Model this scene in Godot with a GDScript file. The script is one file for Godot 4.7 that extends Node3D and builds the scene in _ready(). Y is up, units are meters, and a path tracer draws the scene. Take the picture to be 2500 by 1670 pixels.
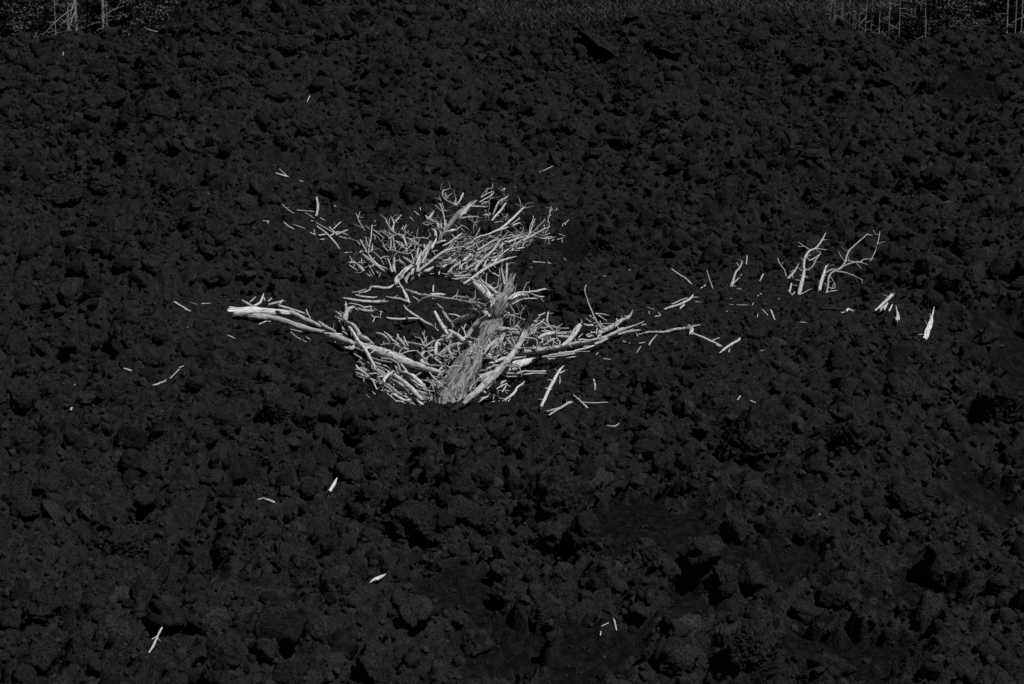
extends Node3D
# A dead, bleached tree half swallowed by a black lava flow, other broken trunks and sticks around it, a pine wood behind the crest.

const FPX := 4830.0                    # focal length in pixels of the 2500 x 1670 photograph
const CAM_H := 5.5
const TILT := 12.0
const CREST_D := 48.0

var cam_pos := Vector3(0, CAM_H, 0)
var fwd := Vector3.ZERO
var upv := Vector3.ZERO
var M := {}                            # materials
var rng := RandomNumberGenerator.new()
var n_hill := FastNoiseLite.new()
var n_clink := FastNoiseLite.new()
var n_cell := FastNoiseLite.new()
var n_mid := FastNoiseLite.new()
var n_wood := FastNoiseLite.new()
var names := {}
var crest_px: Array = []
var crest_y: Array = []
var patches: Array = []                # smooth ash patches: x, z, rx, rz
var mounds: Array = []                 # x, z, radius x, radius z, height
var pieces: Array = []                 # traced wood, see trace()
var wood_depth := PackedFloat32Array() # nearest wood per 4-pixel cell of the picture, so that no loose stone lands on top of it
const WW := 625
const WH := 418

func _ready():
	fwd = Vector3(0, -sin(deg_to_rad(TILT)), -cos(deg_to_rad(TILT)))
	upv = Vector3(0, cos(deg_to_rad(TILT)), -sin(deg_to_rad(TILT)))
	# ---- camera
	var cam := Camera3D.new()
	cam.name = "camera"
	cam.fov = rad_to_deg(2.0 * atan(835.0 / FPX))
	cam.near = 0.1
	cam.far = 1500.0
	add_child(cam)
	cam.position = cam_pos
	cam.rotation_degrees = Vector3(-TILT, 0, 0)
	cam.current = true
	# ---- sky and exposure (a black and white photograph: neutral light)
	var env := Environment.new()
	env.background_mode = Environment.BG_SKY
	var sm := ProceduralSkyMaterial.new()
	sm.sky_top_color = Color(0.30, 0.30, 0.30)
	sm.sky_horizon_color = Color(0.55, 0.55, 0.55)
	sm.ground_horizon_color = Color(0.12, 0.12, 0.12)
	sm.ground_bottom_color = Color(0.05, 0.05, 0.05)
	sm.sky_curve = 0.15
	var sky := Sky.new()
	sky.sky_material = sm
	env.sky = sky
	env.background_energy_multiplier = 0.9
	env.tonemap_mode = Environment.TONE_MAPPER_LINEAR
	env.tonemap_exposure = 1.0
	env.sdfgi_enabled = true
	env.ssao_enabled = true
	env.ssil_enabled = true
	var we := WorldEnvironment.new()
	we.name = "world_environment"
	we.environment = env
	add_child(we)
	# ---- sun: high in the right-hand sky, a little on the camera side
	var sun := DirectionalLight3D.new()
	sun.name = "sun"
	sun.light_energy = 1.55
	sun.light_color = Color(1, 1, 1)
	sun.light_angular_distance = 0.5
	sun.shadow_enabled = true
	add_child(sun)
	sun.look_at_from_position(Vector3(0.40, 0.85, 0.30) * 60.0, Vector3.ZERO, Vector3.UP)

	rng.seed = 4711
	for stage in [setup_noise, setup_materials, setup_land, trace_all, build_ground, build_boulders, build_rubble, build_wood, build_forest]:
		var t0 := Time.get_ticks_msec()
		stage.call()
		print(stage.get_method(), " ", Time.get_ticks_msec() - t0, " ms")

# ---------------------------------------------------------------- small helpers
func numbered(called: String) -> String:
	var k: int = names.get(called, 0)
	names[called] = k + 1
	return called if k == 0 else "%s_%03d" % [called, k]

func tag(o, label := "", category := "", group := "", kind := ""):
	if label != "": o.set_meta("label", label)
	if category != "": o.set_meta("category", category)
	if group != "": o.set_meta("group", group)
	if kind != "": o.set_meta("kind", kind)

func ray(px: float, py: float) -> Vector3:      # per metre of depth along the view axis
	return Vector3((px - 1250.0) / FPX, 0, 0) + upv * ((835.0 - py) / FPX) + fwd

func at(px: float, py: float, depth: float) -> Vector3:
	return cam_pos + ray(px, py) * depth

func to_px(p: Vector3) -> Vector3:              # pixel x, pixel y, depth
	var q := p - cam_pos
	var zc := q.dot(fwd)
	return Vector3(1250.0 + q.x / zc * FPX, 835.0 - q.dot(upv) / zc * FPX, zc)

func gray(linear: float) -> Color:
	return Color(linear, linear, linear).linear_to_srgb()

# ---------------------------------------------------------------- land
func setup_noise():
	n_hill.seed = 11; n_hill.frequency = 0.16; n_hill.noise_type = FastNoiseLite.TYPE_SIMPLEX_SMOOTH
	n_hill.fractal_type = FastNoiseLite.FRACTAL_FBM; n_hill.fractal_octaves = 3
	n_mid.seed = 5; n_mid.frequency = 0.42; n_mid.noise_type = FastNoiseLite.TYPE_SIMPLEX_SMOOTH
	n_mid.fractal_type = FastNoiseLite.FRACTAL_RIDGED; n_mid.fractal_octaves = 3
	n_clink.seed = 3; n_clink.frequency = 3.2; n_clink.noise_type = FastNoiseLite.TYPE_SIMPLEX
	n_clink.fractal_type = FastNoiseLite.FRACTAL_FBM; n_clink.fractal_octaves = 4; n_clink.fractal_gain = 0.6
	n_cell.seed = 8; n_cell.frequency = 1.9; n_cell.noise_type = FastNoiseLite.TYPE_CELLULAR
	n_cell.cellular_return_type = FastNoiseLite.RETURN_DISTANCE
	n_wood.seed = 21; n_wood.frequency = 1.0; n_wood.noise_type = FastNoiseLite.TYPE_SIMPLEX_SMOOTH
	n_wood.fractal_type = FastNoiseLite.FRACTAL_FBM; n_wood.fractal_octaves = 2

func row_height(row: float, dist: float) -> float:
	var a := deg_to_rad(-TILT) + atan((835.0 - row) / FPX)
	return CAM_H + tan(a) * dist

func crest(x: float) -> float:
	var px := 1250.0 + x / (CREST_D * 1.0) * FPX * cos(deg_to_rad(TILT - 9.0))
	if px <= crest_px[0]: return crest_y[0]
	for i in range(1, crest_px.size()):
		if px <= crest_px[i]:
			var t: float = (px - crest_px[i - 1]) / (crest_px[i] - crest_px[i - 1])
			return lerpf(crest_y[i - 1], crest_y[i], t)
	return crest_y[crest_y.size() - 1]

func setup_land():
	var rows := [[-300, 85], [0, 94], [100, 90], [270, 82], [435, 78], [465, 20], [520, -60], [700, -120], [900, -100], [1080, -50], [1135, 22], [1180, 80], [1300, 78], [1470, 78], [1520, 45], [1580, 28], [1800, 28], [1950, 34], [2020, 48], [2100, 78], [2170, 102], [2230, 98], [2300, 80], [2360, 74], [2430, 78], [2500, 88], [2900, 75]]
	for r in rows:
		crest_px.append(float(r[0]))
		crest_y.append(row_height(r[1], CREST_D) - 0.16)
	# knolls and hollows seen in the photograph, by the pixel their middle is seen at
	for m in [[840, 1180, 1.1, 1.4, -0.45], [560, 760, 1.0, 1.5, -0.35], [620, 620, 1.6, 2.2, 0.35], [300, 830, 2.2, 2.0, 0.2], [1840, 1000, 1.2, 1.2, 0.2], [2360, 800, 1.6, 2.0, 0.35],
			[2470, 1080, 1.0, 1.6, -0.3], [1050, 1210, 1.0, 1.2, 0.3], [2060, 800, 1.6, 0.8, 0.10], [1230, 1060, 2.4, 0.9, 0.16], [1950, 1440, 1.2, 1.1, -0.22], [1500, 1300, 0.9, 1.2, -0.16], [2320, 260, 2.6, 3.0, 0.4],
			[1700, 420, 2.0, 3.0, -0.4], [1000, 210, 2.5, 2.5, 0.5], [860, 250, 1.2, 2.0, -0.45], [1830, 230, 1.6, 2.5, -0.4], [240, 420, 3.0, 3.0, 0.35], [400, 1100, 1.5, 1.3, 0.2], [300, 1300, 0.9, 0.9, -0.25], [1950, 250, 1.5, 2.0, -0.3]]:
		var d := base_depth(m[0], m[1])
		var p := at(m[0], m[1], d)
		mounds.append([p.x, p.z, m[2], m[3], m[4]])
	for q in [[1560, 1315, 150, 60], [1860, 1400, 130, 45], [2060, 1620, 170, 60], [1330, 1610, 190, 70], [2330, 250, 80, 48], [2480, 900, 60, 60], [2200, 1450, 100, 50], [560, 1290, 60, 30],
			[1060, 1500, 60, 45], [2390, 1200, 60, 90], [1700, 1500, 70, 30], [1180, 1470, 60, 50], [1400, 610, 70, 40], [1400, 1270, 80, 40]]:
		var p := at(q[0], q[1], base_depth(q[0], q[1]))
		var p2 := at(q[0], q[1] - q[3], base_depth(q[0], q[1] - q[3]))
		patches.append([p.x, p.z, q[2] / FPX * absf(p.z) * 1.3, absf(p2.z - p.z) * 1.3])

func base_y(x: float, z: float) -> float:       # the flow's broad shape: flat in front, climbing to the crest, falling behind it
	var d := -z
	var c := crest(x * CREST_D / maxf(d, 8.0) if d > CREST_D else x * lerpf(1.0, CREST_D / maxf(d, 20.0), 0.35))
	if d <= 20.0: return 0.0
	if d <= CREST_D:
		var t := (d - 20.0) / (CREST_D - 20.0)
		return c * t * (0.72 + 0.28 * t)
	return c - (d - CREST_D) * 0.32 - 0.02 * (d - CREST_D) * (d - CREST_D)

func quiet(x: float, z: float) -> float:        # 1 where the traced wood lies, so that the flow is flatter there
	var q := exp(-(pow((x + 0.6) / 3.2, 2.0) + pow((z + 24.5) / 3.6, 2.0)))
	q = maxf(q, exp(-(pow((x - 3.2) / 2.6, 2.0) + pow((z + 26.0) / 2.2, 2.0))))
	return clampf(q * 1.3, 0.0, 1.0)

func ash(x: float, z: float) -> float:          # 1 inside a smooth patch of ash
	var a := 0.0
	for p in patches:
		if absf(x - p[0]) > p[2] * 1.3: continue
		var e: float = pow((x - p[0]) / p[2], 2.0) + pow((z - p[1]) / p[3], 2.0)
		if e < 1.6:
			e += n_clink.get_noise_2d(x * 0.4 + 40.0, z * 0.4) * 1.3
			a = maxf(a, 1.0 - smoothstep(0.75, 1.05, e))
	return a

func land_y(x: float, z: float, fine := true) -> float:
	var y := base_y(x, z)
	var q := quiet(x, z)
	var cr := exp(-pow((z + CREST_D) / 5.0, 2.0))
	y += n_hill.get_noise_2d(x, z) * 0.55 * (1.0 - 0.85 * q) * (1.0 - 0.8 * cr) * smoothstep(8.0, 16.0, -z)
	for m in mounds:
		var e: float = pow((x - m[0]) / m[2], 2.0) + pow((z - m[1]) / m[3], 2.0)
		if e < 5.0: y += m[4] * exp(-e)
	var rough := 1.0 - 0.9 * ash(x, z)
	y += n_mid.get_noise_2d(x, z) * 0.24 * rough * (1.0 - 0.5 * cr) * (1.0 - 0.6 * q)
	if fine:
		y += (n_clink.get_noise_2d(x, z) * 0.12 - n_cell.get_noise_2d(x, z) * 0.11) * rough * (1.0 - 0.4 * q)
	return y

func march(px: float, py: float, actual: bool) -> float:
	var r := ray(px, py)
	var d := 9.0
	var last := d
	while d < 75.0:
		var p := cam_pos + r * d
		var g := land_y(p.x, p.z, false) if actual else base_y(p.x, p.z)
		if p.y <= g: break
		last = d
		d += 0.4
	for i in 9:
		var mid := (last + d) * 0.5
		var p := cam_pos + r * mid
		var g := land_y(p.x, p.z, false) if actual else base_y(p.x, p.z)
		if p.y <= g: d = mid
		else: last = mid
	return minf(d, 60.0)

func base_depth(px: float, py: float) -> float: return march(px, py, false)
func land_depth(px: float, py: float) -> float: return march(px, py, true)

# ---------------------------------------------------------------- materials
func noise_img(sd: int, w: int, h: int, freq: float, octs := 4, type := FastNoiseLite.TYPE_SIMPLEX) -> Image:
	var n := FastNoiseLite.new()
	n.seed = sd; n.frequency = freq; n.noise_type = type
	n.fractal_type = FastNoiseLite.FRACTAL_FBM; n.fractal_octaves = octs
	var im := n.get_seamless_image(w, h)
	im.convert(Image.FORMAT_L8)
	return im

func grain(img: Image, w: int, h: int) -> Image:
	img.resize(w, h, Image.INTERPOLATE_CUBIC)
	return img

func tex(im: Image) -> ImageTexture:
	im.generate_mipmaps()
	return ImageTexture.create_from_image(im)

func relief(im: Image, k: float) -> ImageTexture:
	var c: Image = im.duplicate()
	c.convert(Image.FORMAT_RGBA8)
	c.bump_map_to_normal_map(k)
	return tex(c)

func rock_image(sd: int, lo: float, hi: float) -> Array:
	var a := noise_img(sd, 512, 512, 0.012, 5).get_data()
	var b := noise_img(sd + 1, 512, 512, 0.06, 4).get_data()
	var c := noise_img(sd + 2, 512, 512, 0.05, 2, FastNoiseLite.TYPE_CELLULAR).get_data()
	var col := PackedByteArray(); col.resize(512 * 512)
	var hgt := PackedByteArray(); hgt.resize(512 * 512)
	for i in 512 * 512:
		var t := (0.55 * a[i] + 0.45 * b[i]) / 255.0
		t = clampf((t - 0.5) * 2.2 + 0.5, 0.0, 1.0)
		if c[i] > 222: t = minf(1.0, t + 0.25)
		col[i] = int(255.0 * lerpf(lo, hi, t))
		hgt[i] = int(clampf(0.35 * a[i] + 0.4 * b[i] + 0.25 * (255 - c[i]), 0, 255))
	return [tex(Image.create_from_data(512, 512, false, Image.FORMAT_L8, col)), relief(Image.create_from_data(512, 512, false, Image.FORMAT_L8, hgt), 16.0)]

func wood_image(sd: int, lo: float, hi: float, crack: float, blotch: float) -> Array:
	# columns run round the limb, rows along it: streaks of grain, drying cracks with their groove shade painted in and blotches of weathering
	var w := 256
	var h := 512
	var g1 := grain(noise_img(sd, 256, 32, 0.05, 4), w, h).get_data()
	var g2 := grain(noise_img(sd + 1, 256, 16, 0.16, 2), w, h).get_data()
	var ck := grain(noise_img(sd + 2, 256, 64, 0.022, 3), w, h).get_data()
	var bl := noise_img(sd + 3, w, h, 0.012, 4).get_data()
	var sp := noise_img(sd + 4, w, h, 0.09, 2).get_data()
	var col := PackedByteArray(); col.resize(w * h)
	var hgt := PackedByteArray(); hgt.resize(w * h)
	for i in w * h:
		var t := (0.5 * g1[i] + 0.5 * g2[i]) / 255.0
		t = clampf((t - 0.5) * 1.5 + 0.62, 0.0, 1.0)
		t -= blotch * smoothstep(0.52, 0.75, bl[i] / 255.0)
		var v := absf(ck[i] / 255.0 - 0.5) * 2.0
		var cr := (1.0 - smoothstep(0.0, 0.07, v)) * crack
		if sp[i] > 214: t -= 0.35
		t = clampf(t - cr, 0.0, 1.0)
		col[i] = int(255.0 * lerpf(lo, hi, t))
		hgt[i] = int(clampf(0.45 * g1[i] + 0.3 * g2[i] + 60.0 - cr * 120.0, 0, 255))
	return [tex(Image.create_from_data(w, h, false, Image.FORMAT_L8, col)), relief(Image.create_from_data(w, h, false, Image.FORMAT_L8, hgt), 5.0)]

func material(albedo: Color, im = null, rough := 0.95, spec := 0.1, normal := 1.0) -> StandardMaterial3D:
	var m := StandardMaterial3D.new()
	m.albedo_color = albedo
	m.roughness = rough
	m.metallic_specular = spec
	if im != null:
		m.albedo_texture = im[0]
		m.normal_enabled = true
		m.normal_texture = im[1]
		m.normal_scale = normal
	m.texture_filter = BaseMaterial3D.TEXTURE_FILTER_LINEAR_WITH_MIPMAPS_ANISOTROPIC
	return m

func setup_materials():
	var ri := rock_image(100, 0.32, 1.0)
	var r2 := rock_image(140, 0.50, 0.95)
	M.rock = material(gray(0.092), ri, 1.0, 0.03, 2.0)
	M.rock.uv1_triplanar = true
	M.rock.uv1_scale = Vector3.ONE * 0.9
	M.rock.vertex_color_use_as_albedo = true
	M.boulder = material(gray(0.033), ri, 1.0, 0.03, 2.2)
	M.boulder.uv1_triplanar = true
	M.boulder.uv1_scale = Vector3.ONE * 1.3
	M.ground = material(gray(0.030), r2, 1.0, 0.02, 1.5)
	M.ground.vertex_color_use_as_albedo = true
	M.ground.uv1_triplanar = true
	M.ground.uv1_world_triplanar = true
	M.ground.uv1_scale = Vector3.ONE * 1.1
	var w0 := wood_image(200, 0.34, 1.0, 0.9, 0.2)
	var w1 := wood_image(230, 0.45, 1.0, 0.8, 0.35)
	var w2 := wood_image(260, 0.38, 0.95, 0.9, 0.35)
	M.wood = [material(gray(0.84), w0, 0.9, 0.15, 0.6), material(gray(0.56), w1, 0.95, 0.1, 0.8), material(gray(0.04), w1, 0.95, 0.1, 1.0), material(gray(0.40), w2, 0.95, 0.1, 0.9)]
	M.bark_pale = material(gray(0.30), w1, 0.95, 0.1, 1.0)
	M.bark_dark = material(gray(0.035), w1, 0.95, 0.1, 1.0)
	M.needles = material(gray(0.12), null, 0.9, 0.1)
	M.brush = material(gray(0.085), null, 0.95, 0.05)
	M.wood[3].uv1_scale = Vector3(4, 3, 1)
	M.bleached = []
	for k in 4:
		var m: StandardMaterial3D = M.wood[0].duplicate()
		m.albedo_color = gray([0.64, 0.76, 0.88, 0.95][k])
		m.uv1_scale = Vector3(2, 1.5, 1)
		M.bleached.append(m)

# ---------------------------------------------------------------- ground and stones
func build_ground():
	var rows := 820
	var cols := 570
	var v := PackedVector3Array(); v.resize((rows + 1) * (cols + 1))
	var col := PackedColorArray(); col.resize(v.size())
	var k := 0
	for i in rows + 1:
		var d := 7.0 * pow(62.0 / 7.0, float(i) / rows)
		var half := 0.33 * d + 5.0
		for j in cols + 1:
			var x := half * (2.0 * j / cols - 1.0)
			v[k] = Vector3(x, carve(x, -d, land_y(x, -d)), -d)
			# two kinds of matter: rough clinker, and the finer, blacker ash that fills the hollows
			var c := lerpf(0.85, 0.45, ash(x, -d)) * (1.0 + 0.25 * n_clink.get_noise_2d(x * 1.7 + 9.0, d * 1.7))
			col[k] = Color(c, c, c)
			k += 1
	mesh_grid("lava_field", v, rows, cols, M.ground, "structure", col)
	# the land beyond the crest: forest floor and the wooded hillside that closes the view
	rows = 60
	cols = 80
	v = PackedVector3Array(); v.resize((rows + 1) * (cols + 1))
	col = PackedColorArray(); col.resize(v.size()); col.fill(Color(0.85, 0.85, 0.85))
	k = 0
	for i in rows + 1:
		var d := 55.0 + 520.0 * pow(float(i) / rows, 1.6)
		for j in cols + 1:
			var x := (2.0 * j / cols - 1.0) * (120.0 + d * 0.8)
			v[k] = Vector3(x, far_y(x, -d), -d)
			k += 1
	mesh_grid("hillside", v, rows, cols, M.ground, "structure", col)

func far_y(x: float, z: float) -> float:
	var d := -z
	return -2.2 + n_hill.get_noise_2d(x * 0.12, z * 0.12) * 1.2 + 0.30 * maxf(0.0, d - 135.0) + 0.0004 * pow(maxf(0.0, d - 135.0), 2.0)

func mesh_grid(called: String, v: PackedVector3Array, rows: int, cols: int, m: Material, kind: String, col: PackedColorArray):
	var nrm := PackedVector3Array(); nrm.resize(v.size())
	var w := cols + 1
	for i in rows + 1:
		for j in w:
			var a := v[i * w + maxi(j - 1, 0)]
			var b := v[i * w + mini(j + 1, cols)]
			var c := v[maxi(i - 1, 0) * w + j]
			var d := v[mini(i + 1, rows) * w + j]
			nrm[i * w + j] = (b - a).cross(d - c).normalized()
	var idx := PackedInt32Array(); idx.resize(rows * cols * 6)
	var k := 0
	for i in rows:
		for j in cols:
			var a := i * w + j
			idx[k] = a; idx[k + 1] = a + w; idx[k + 2] = a + 1
			idx[k + 3] = a + 1; idx[k + 4] = a + w; idx[k + 5] = a + w + 1
			k += 6
	var arr := []
	arr.resize(Mesh.ARRAY_MAX)
	arr[Mesh.ARRAY_VERTEX] = v
	arr[Mesh.ARRAY_NORMAL] = nrm
	arr[Mesh.ARRAY_COLOR] = col
	arr[Mesh.ARRAY_INDEX] = idx
	var am := ArrayMesh.new()
	am.add_surface_from_arrays(Mesh.PRIMITIVE_TRIANGLES, arr)
	var o := MeshInstance3D.new()
	o.name = numbered(called)
	o.mesh = am
	o.material_override = m
	add_child(o)
	o.set_meta("kind", kind)
	return o

var ico_cache := {}
func ico(level: int) -> Array:
	if ico_cache.has(level): return ico_cache[level]
	var verts: Array = []
	var faces: Array = []
	if level == 0:
		var t := (1.0 + sqrt(5.0)) / 2.0
		for p in [[-1, t, 0], [1, t, 0], [-1, -t, 0], [1, -t, 0], [0, -1, t], [0, 1, t], [0, -1, -t], [0, 1, -t], [t, 0, -1], [t, 0, 1], [-t, 0, -1], [-t, 0, 1]]:
			verts.append(Vector3(p[0], p[1], p[2]).normalized())
		faces = [[0, 11, 5], [0, 5, 1], [0, 1, 7], [0, 7, 10], [0, 10, 11], [1, 5, 9], [5, 11, 4], [11, 10, 2], [10, 7, 6], [7, 1, 8], [3, 9, 4], [3, 4, 2], [3, 2, 6], [3, 6, 8], [3, 8, 9], [4, 9, 5], [2, 4, 11], [6, 2, 10], [8, 6, 7], [9, 8, 1]]
	else:
		var low := ico(level - 1)
		verts = low[0].duplicate()
		var mids := {}
		for f in low[1]:
			var m := [0, 0, 0]
			for e in 3:
				var a: int = f[e]
				var b: int = f[(e + 1) % 3]
				var key := mini(a, b) * 100000 + maxi(a, b)
				if not mids.has(key):
					mids[key] = verts.size()
					verts.append(((verts[a] + verts[b]) * 0.5).normalized())
				m[e] = mids[key]
			faces.append([f[0], m[0], m[2]]); faces.append([f[1], m[1], m[0]]); faces.append([f[2], m[2], m[1]]); faces.append([m[0], m[1], m[2]])
	ico_cache[level] = [verts, faces]
	return ico_cache[level]

func rock_mesh(level: int, sd: int, size := Vector3.ONE, knob := 1.0, blocky := 0.5) -> ArrayMesh:
	# a lump of clinker: broad lumps, flat broken faces, knobs and fine roughness
	var src := ico(level)
	var big := FastNoiseLite.new()
	big.seed = sd; big.frequency = 0.85; big.fractal_octaves = 2; big.noise_type = FastNoiseLite.TYPE_SIMPLEX_SMOOTH; big.fractal_type = FastNoiseLite.FRACTAL_FBM
	var cel := FastNoiseLite.new()
	cel.seed = sd + 50; cel.frequency = 2.0; cel.noise_type = FastNoiseLite.TYPE_CELLULAR; cel.cellular_return_type = FastNoiseLite.RETURN_DISTANCE
	cel.fractal_type = FastNoiseLite.FRACTAL_FBM; cel.fractal_octaves = 2
	var fine := FastNoiseLite.new()
	fine.seed = sd + 90; fine.frequency = 2.6; fine.fractal_octaves = 5; fine.noise_type = FastNoiseLite.TYPE_SIMPLEX; fine.fractal_type = FastNoiseLite.FRACTAL_RIDGED; fine.fractal_gain = 0.55
	var r := RandomNumberGenerator.new()
	r.seed = sd * 7 + 1
	var cuts: Array = []
	for i in 11: cuts.append([Vector3(r.randfn(), r.randfn(), r.randfn()).normalized(), r.randf_range(0.55, 0.92)])
	var n: int = src[0].size()
	var v := PackedVector3Array(); v.resize(n)
	for i in n:
		var p: Vector3 = src[0][i]
		var s := 1.0 + 0.42 * big.get_noise_3dv(p)
		for c in cuts:
			var h: float = p.dot(c[0]) * s
			if h > c[1]: s = lerpf(s, s * c[1] / h, blocky)
		s -= 0.17 * knob * (cel.get_noise_3dv(p) + 0.5)
		s -= 0.16 * knob * fine.get_noise_3dv(p)
		if level >= 4: s += 0.05 * fine.get_noise_3dv(p * 3.7 + Vector3(5, 3, 9)) + 0.05 * cel.get_noise_3dv(p * 3.1)
		v[i] = p * s * size
	var nrm := PackedVector3Array(); nrm.resize(n)
	var idx := PackedInt32Array()
	for f in src[1]:
		var a := v[f[0]]; var b := v[f[1]]; var c := v[f[2]]
		var g := (b - a).cross(c - a)
		if g.dot(a + b + c) < 0: g = -g
		for e in f: nrm[e] += g
		idx.append(f[0]); idx.append(f[2]); idx.append(f[1])
	for i in n: nrm[i] = nrm[i].normalized()
	var arr := []
	arr.resize(Mesh.ARRAY_MAX)
	arr[Mesh.ARRAY_VERTEX] = v
	arr[Mesh.ARRAY_NORMAL] = nrm
	arr[Mesh.ARRAY_INDEX] = idx
	var am := ArrayMesh.new()
	am.add_surface_from_arrays(Mesh.PRIMITIVE_TRIANGLES, arr)
	return am

func hides_wood(p: Vector3, r: float) -> bool:
	var q := to_px(p)
	var rs := r * 1.35 / q.z * FPX
	var x0 := maxi(0, int((q.x - rs) / 4.0)); var x1 := mini(WW - 1, int((q.x + rs) / 4.0))
	var y0 := maxi(0, int((q.y - rs) / 4.0)); var y1 := mini(WH - 1, int((q.y + rs) / 4.0))
	for j in range(y0, y1 + 1):
		for i in range(x0, x1 + 1):
			if wood_depth[j * WW + i] > q.z - r * 0.6: return true
	return false

func stone(called: String, mesh: Mesh, m: Material, p: Vector3, scale_: Vector3, turn: Vector3, label: String, group := ""):
	var o := MeshInstance3D.new()
	o.name = numbered(called)
	o.mesh = mesh
	o.material_override = m
	add_child(o)
	o.transform = Transform3D(Basis.from_euler(turn) * Basis.from_scale(scale_), p)
	tag(o, label, "boulder", group)
	return o

func build_boulders():
	# boulders that can be told apart in the photograph: pixel of the middle, size in pixels (wide, high), tilt, label
	var known := [
		[1845, 1092, 235, 200, 0.35, 300, "largest broad rough boulder, undercut, with a deep shadow beneath it", 0.7],
		[1425, 1315, 95, 130, 0.1, 301, "upright knobbly boulder standing at the edge of the smooth ash", 0.8],
		[1975, 1500, 105, 70, -0.2, 302, "smooth oval boulder lying low on fine rubble", 0.25],
		[2055, 1508, 60, 34, 0.0, 303, "small flat slab lying against the smooth oval boulder", 0.4],
		[1840, 1590, 170, 150, 0.5, 304, "steep ragged lava block rising beside smooth ash", 0.75],
		[1010, 1290, 150, 150, 0.2, 305, "tall knobbly lava block beside the deep black hollow", 0.8],
		[65, 1090, 110, 95, 0.0, 306, "rounded weathered boulder among blocky rubble", 0.5],
		[360, 1150, 120, 70, 0.1, 307, "low dark rounded boulder with a black gap under it", 0.5],
		[560, 940, 120, 100, 0.2, 308, "big square-faced boulder below the fallen log's broken end", 0.7],
		[690, 1010, 110, 95, -0.3, 309, "sloping wedge-shaped boulder with a flat top", 0.6],
		[290, 1330, 150, 90, 0.0, 310, "wide dark hollow-sided boulder near the bare ash", 0.8],
		[2240, 765, 150, 130, 0.0, 311, "great smooth boulder behind the split plank", 0.6],
		[640, 700, 170, 120, 0.3, 312, "massive knobbly block above the fallen log's broken end", 0.9],
		[1490, 130, 200, 60, -0.62, 313, "long smooth tilted lava slab near the crest", 0.25],
		[1960, 690, 120, 110, 0.0, 314, "dark boulder behind the curved bare snag", 0.8],
		[1620, 690, 110, 100, 0.2, 315, "angular boulder with a black cleft beside a leaning stick", 0.6],
		[380, 1380, 70, 80, 0.3, 316, "angular wedge boulder beside a steep broken one", 0.6],
		[500, 1390, 110, 110, -0.3, 317, "steep broken boulder next to an angular wedge", 0.7],
		[110, 1500, 150, 120, 0.0, 318, "broad low boulder among small stones", 0.8],
		[2440, 1000, 120, 140, 0.0, 319, "dark boulder overhanging a black hollow", 0.9],
		[1030, 620, 70, 90, 0.0, 320, "black lava lump behind the crown of the rear dead tree", 0.9]]
	var kept: Array = []
	for b in known:
		var d := land_depth(b[0], b[1] + b[3] * 0.38)
		var w: float = b[2] / FPX * d * 0.5
		var h: float = b[3] / FPX * d * 0.5
		var p := at(b[0], b[1], d + w * 0.5)
		var mesh := rock_mesh(5 if b[2] > 100 else 4, b[5], Vector3.ONE, b[7], 0.7)
		if hides_wood(p, maxf(w, h) * 0.42): continue
		kept.append([b[0], b[1], b[2], b[3], d])
		stone("lava_boulder", mesh, M.boulder, p, Vector3(w, h, w * 0.9), Vector3(0.15, 0.2, b[4]), b[6])
	for b in kept:                      # no loose stone piles up in front of these
		for j in range(int((b[1] - b[3] * 0.4) / 4.0), int((b[1] + b[3] * 0.25) / 4.0)):
			for i in range(int((b[0] - b[2] * 0.38) / 4.0), int((b[0] + b[2] * 0.38) / 4.0)):
				if i >= 0 and j >= 0 and i < WW and j < WH: wood_depth[j * WW + i] = maxf(wood_depth[j * WW + i], b[4] - b[2] / FPX * b[4] * 0.3)
	var protos: Array = []
	for i in 8: protos.append(rock_mesh(4, 500 + i, Vector3(1.0, 0.78, 0.9), 1.0, 0.85))
	var spots: Array = []
	var tries := 0
	while spots.size() < 275 and tries < 6000:
		tries += 1
		var d := lerpf(12.5, 47.0, sqrt(rng.randf()))
		var x := rng.randf_range(-0.27, 0.27) * d
		var s := 0.17 + 0.30 * pow(rng.randf(), 2.2)
		if d > 28.0: s *= 0.85
		if ash(x, -d) > 0.15: continue
		var p := Vector3(x, land_y(x, -d) + s * 0.08, -d)
		if hides_wood(p, s): continue
		var far := true
		for q in spots:
			if q[0].distance_to(p) < (q[1] + s) * 0.8: far = false
		if not far: continue
		spots.append([p, s])
		var k := rng.randi() % 8
		var tall := rng.randf_range(0.6, 1.25)
		var shape := "squat" if tall < 0.78 else ("tall" if tall > 1.08 else "blocky")
		var big := "large" if s > 0.33 else ("small" if s < 0.21 else "middling")
		stone("lava_boulder", protos[k], M.boulder, p, Vector3(1, tall, 1) * s, Vector3(rng.randf_range(-0.5, 0.5), rng.randf() * TAU, rng.randf_range(-0.5, 0.5)),
			"%s %s black lava boulder %s" % [big, shape, landmark(p)], "black lava boulders")

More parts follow.
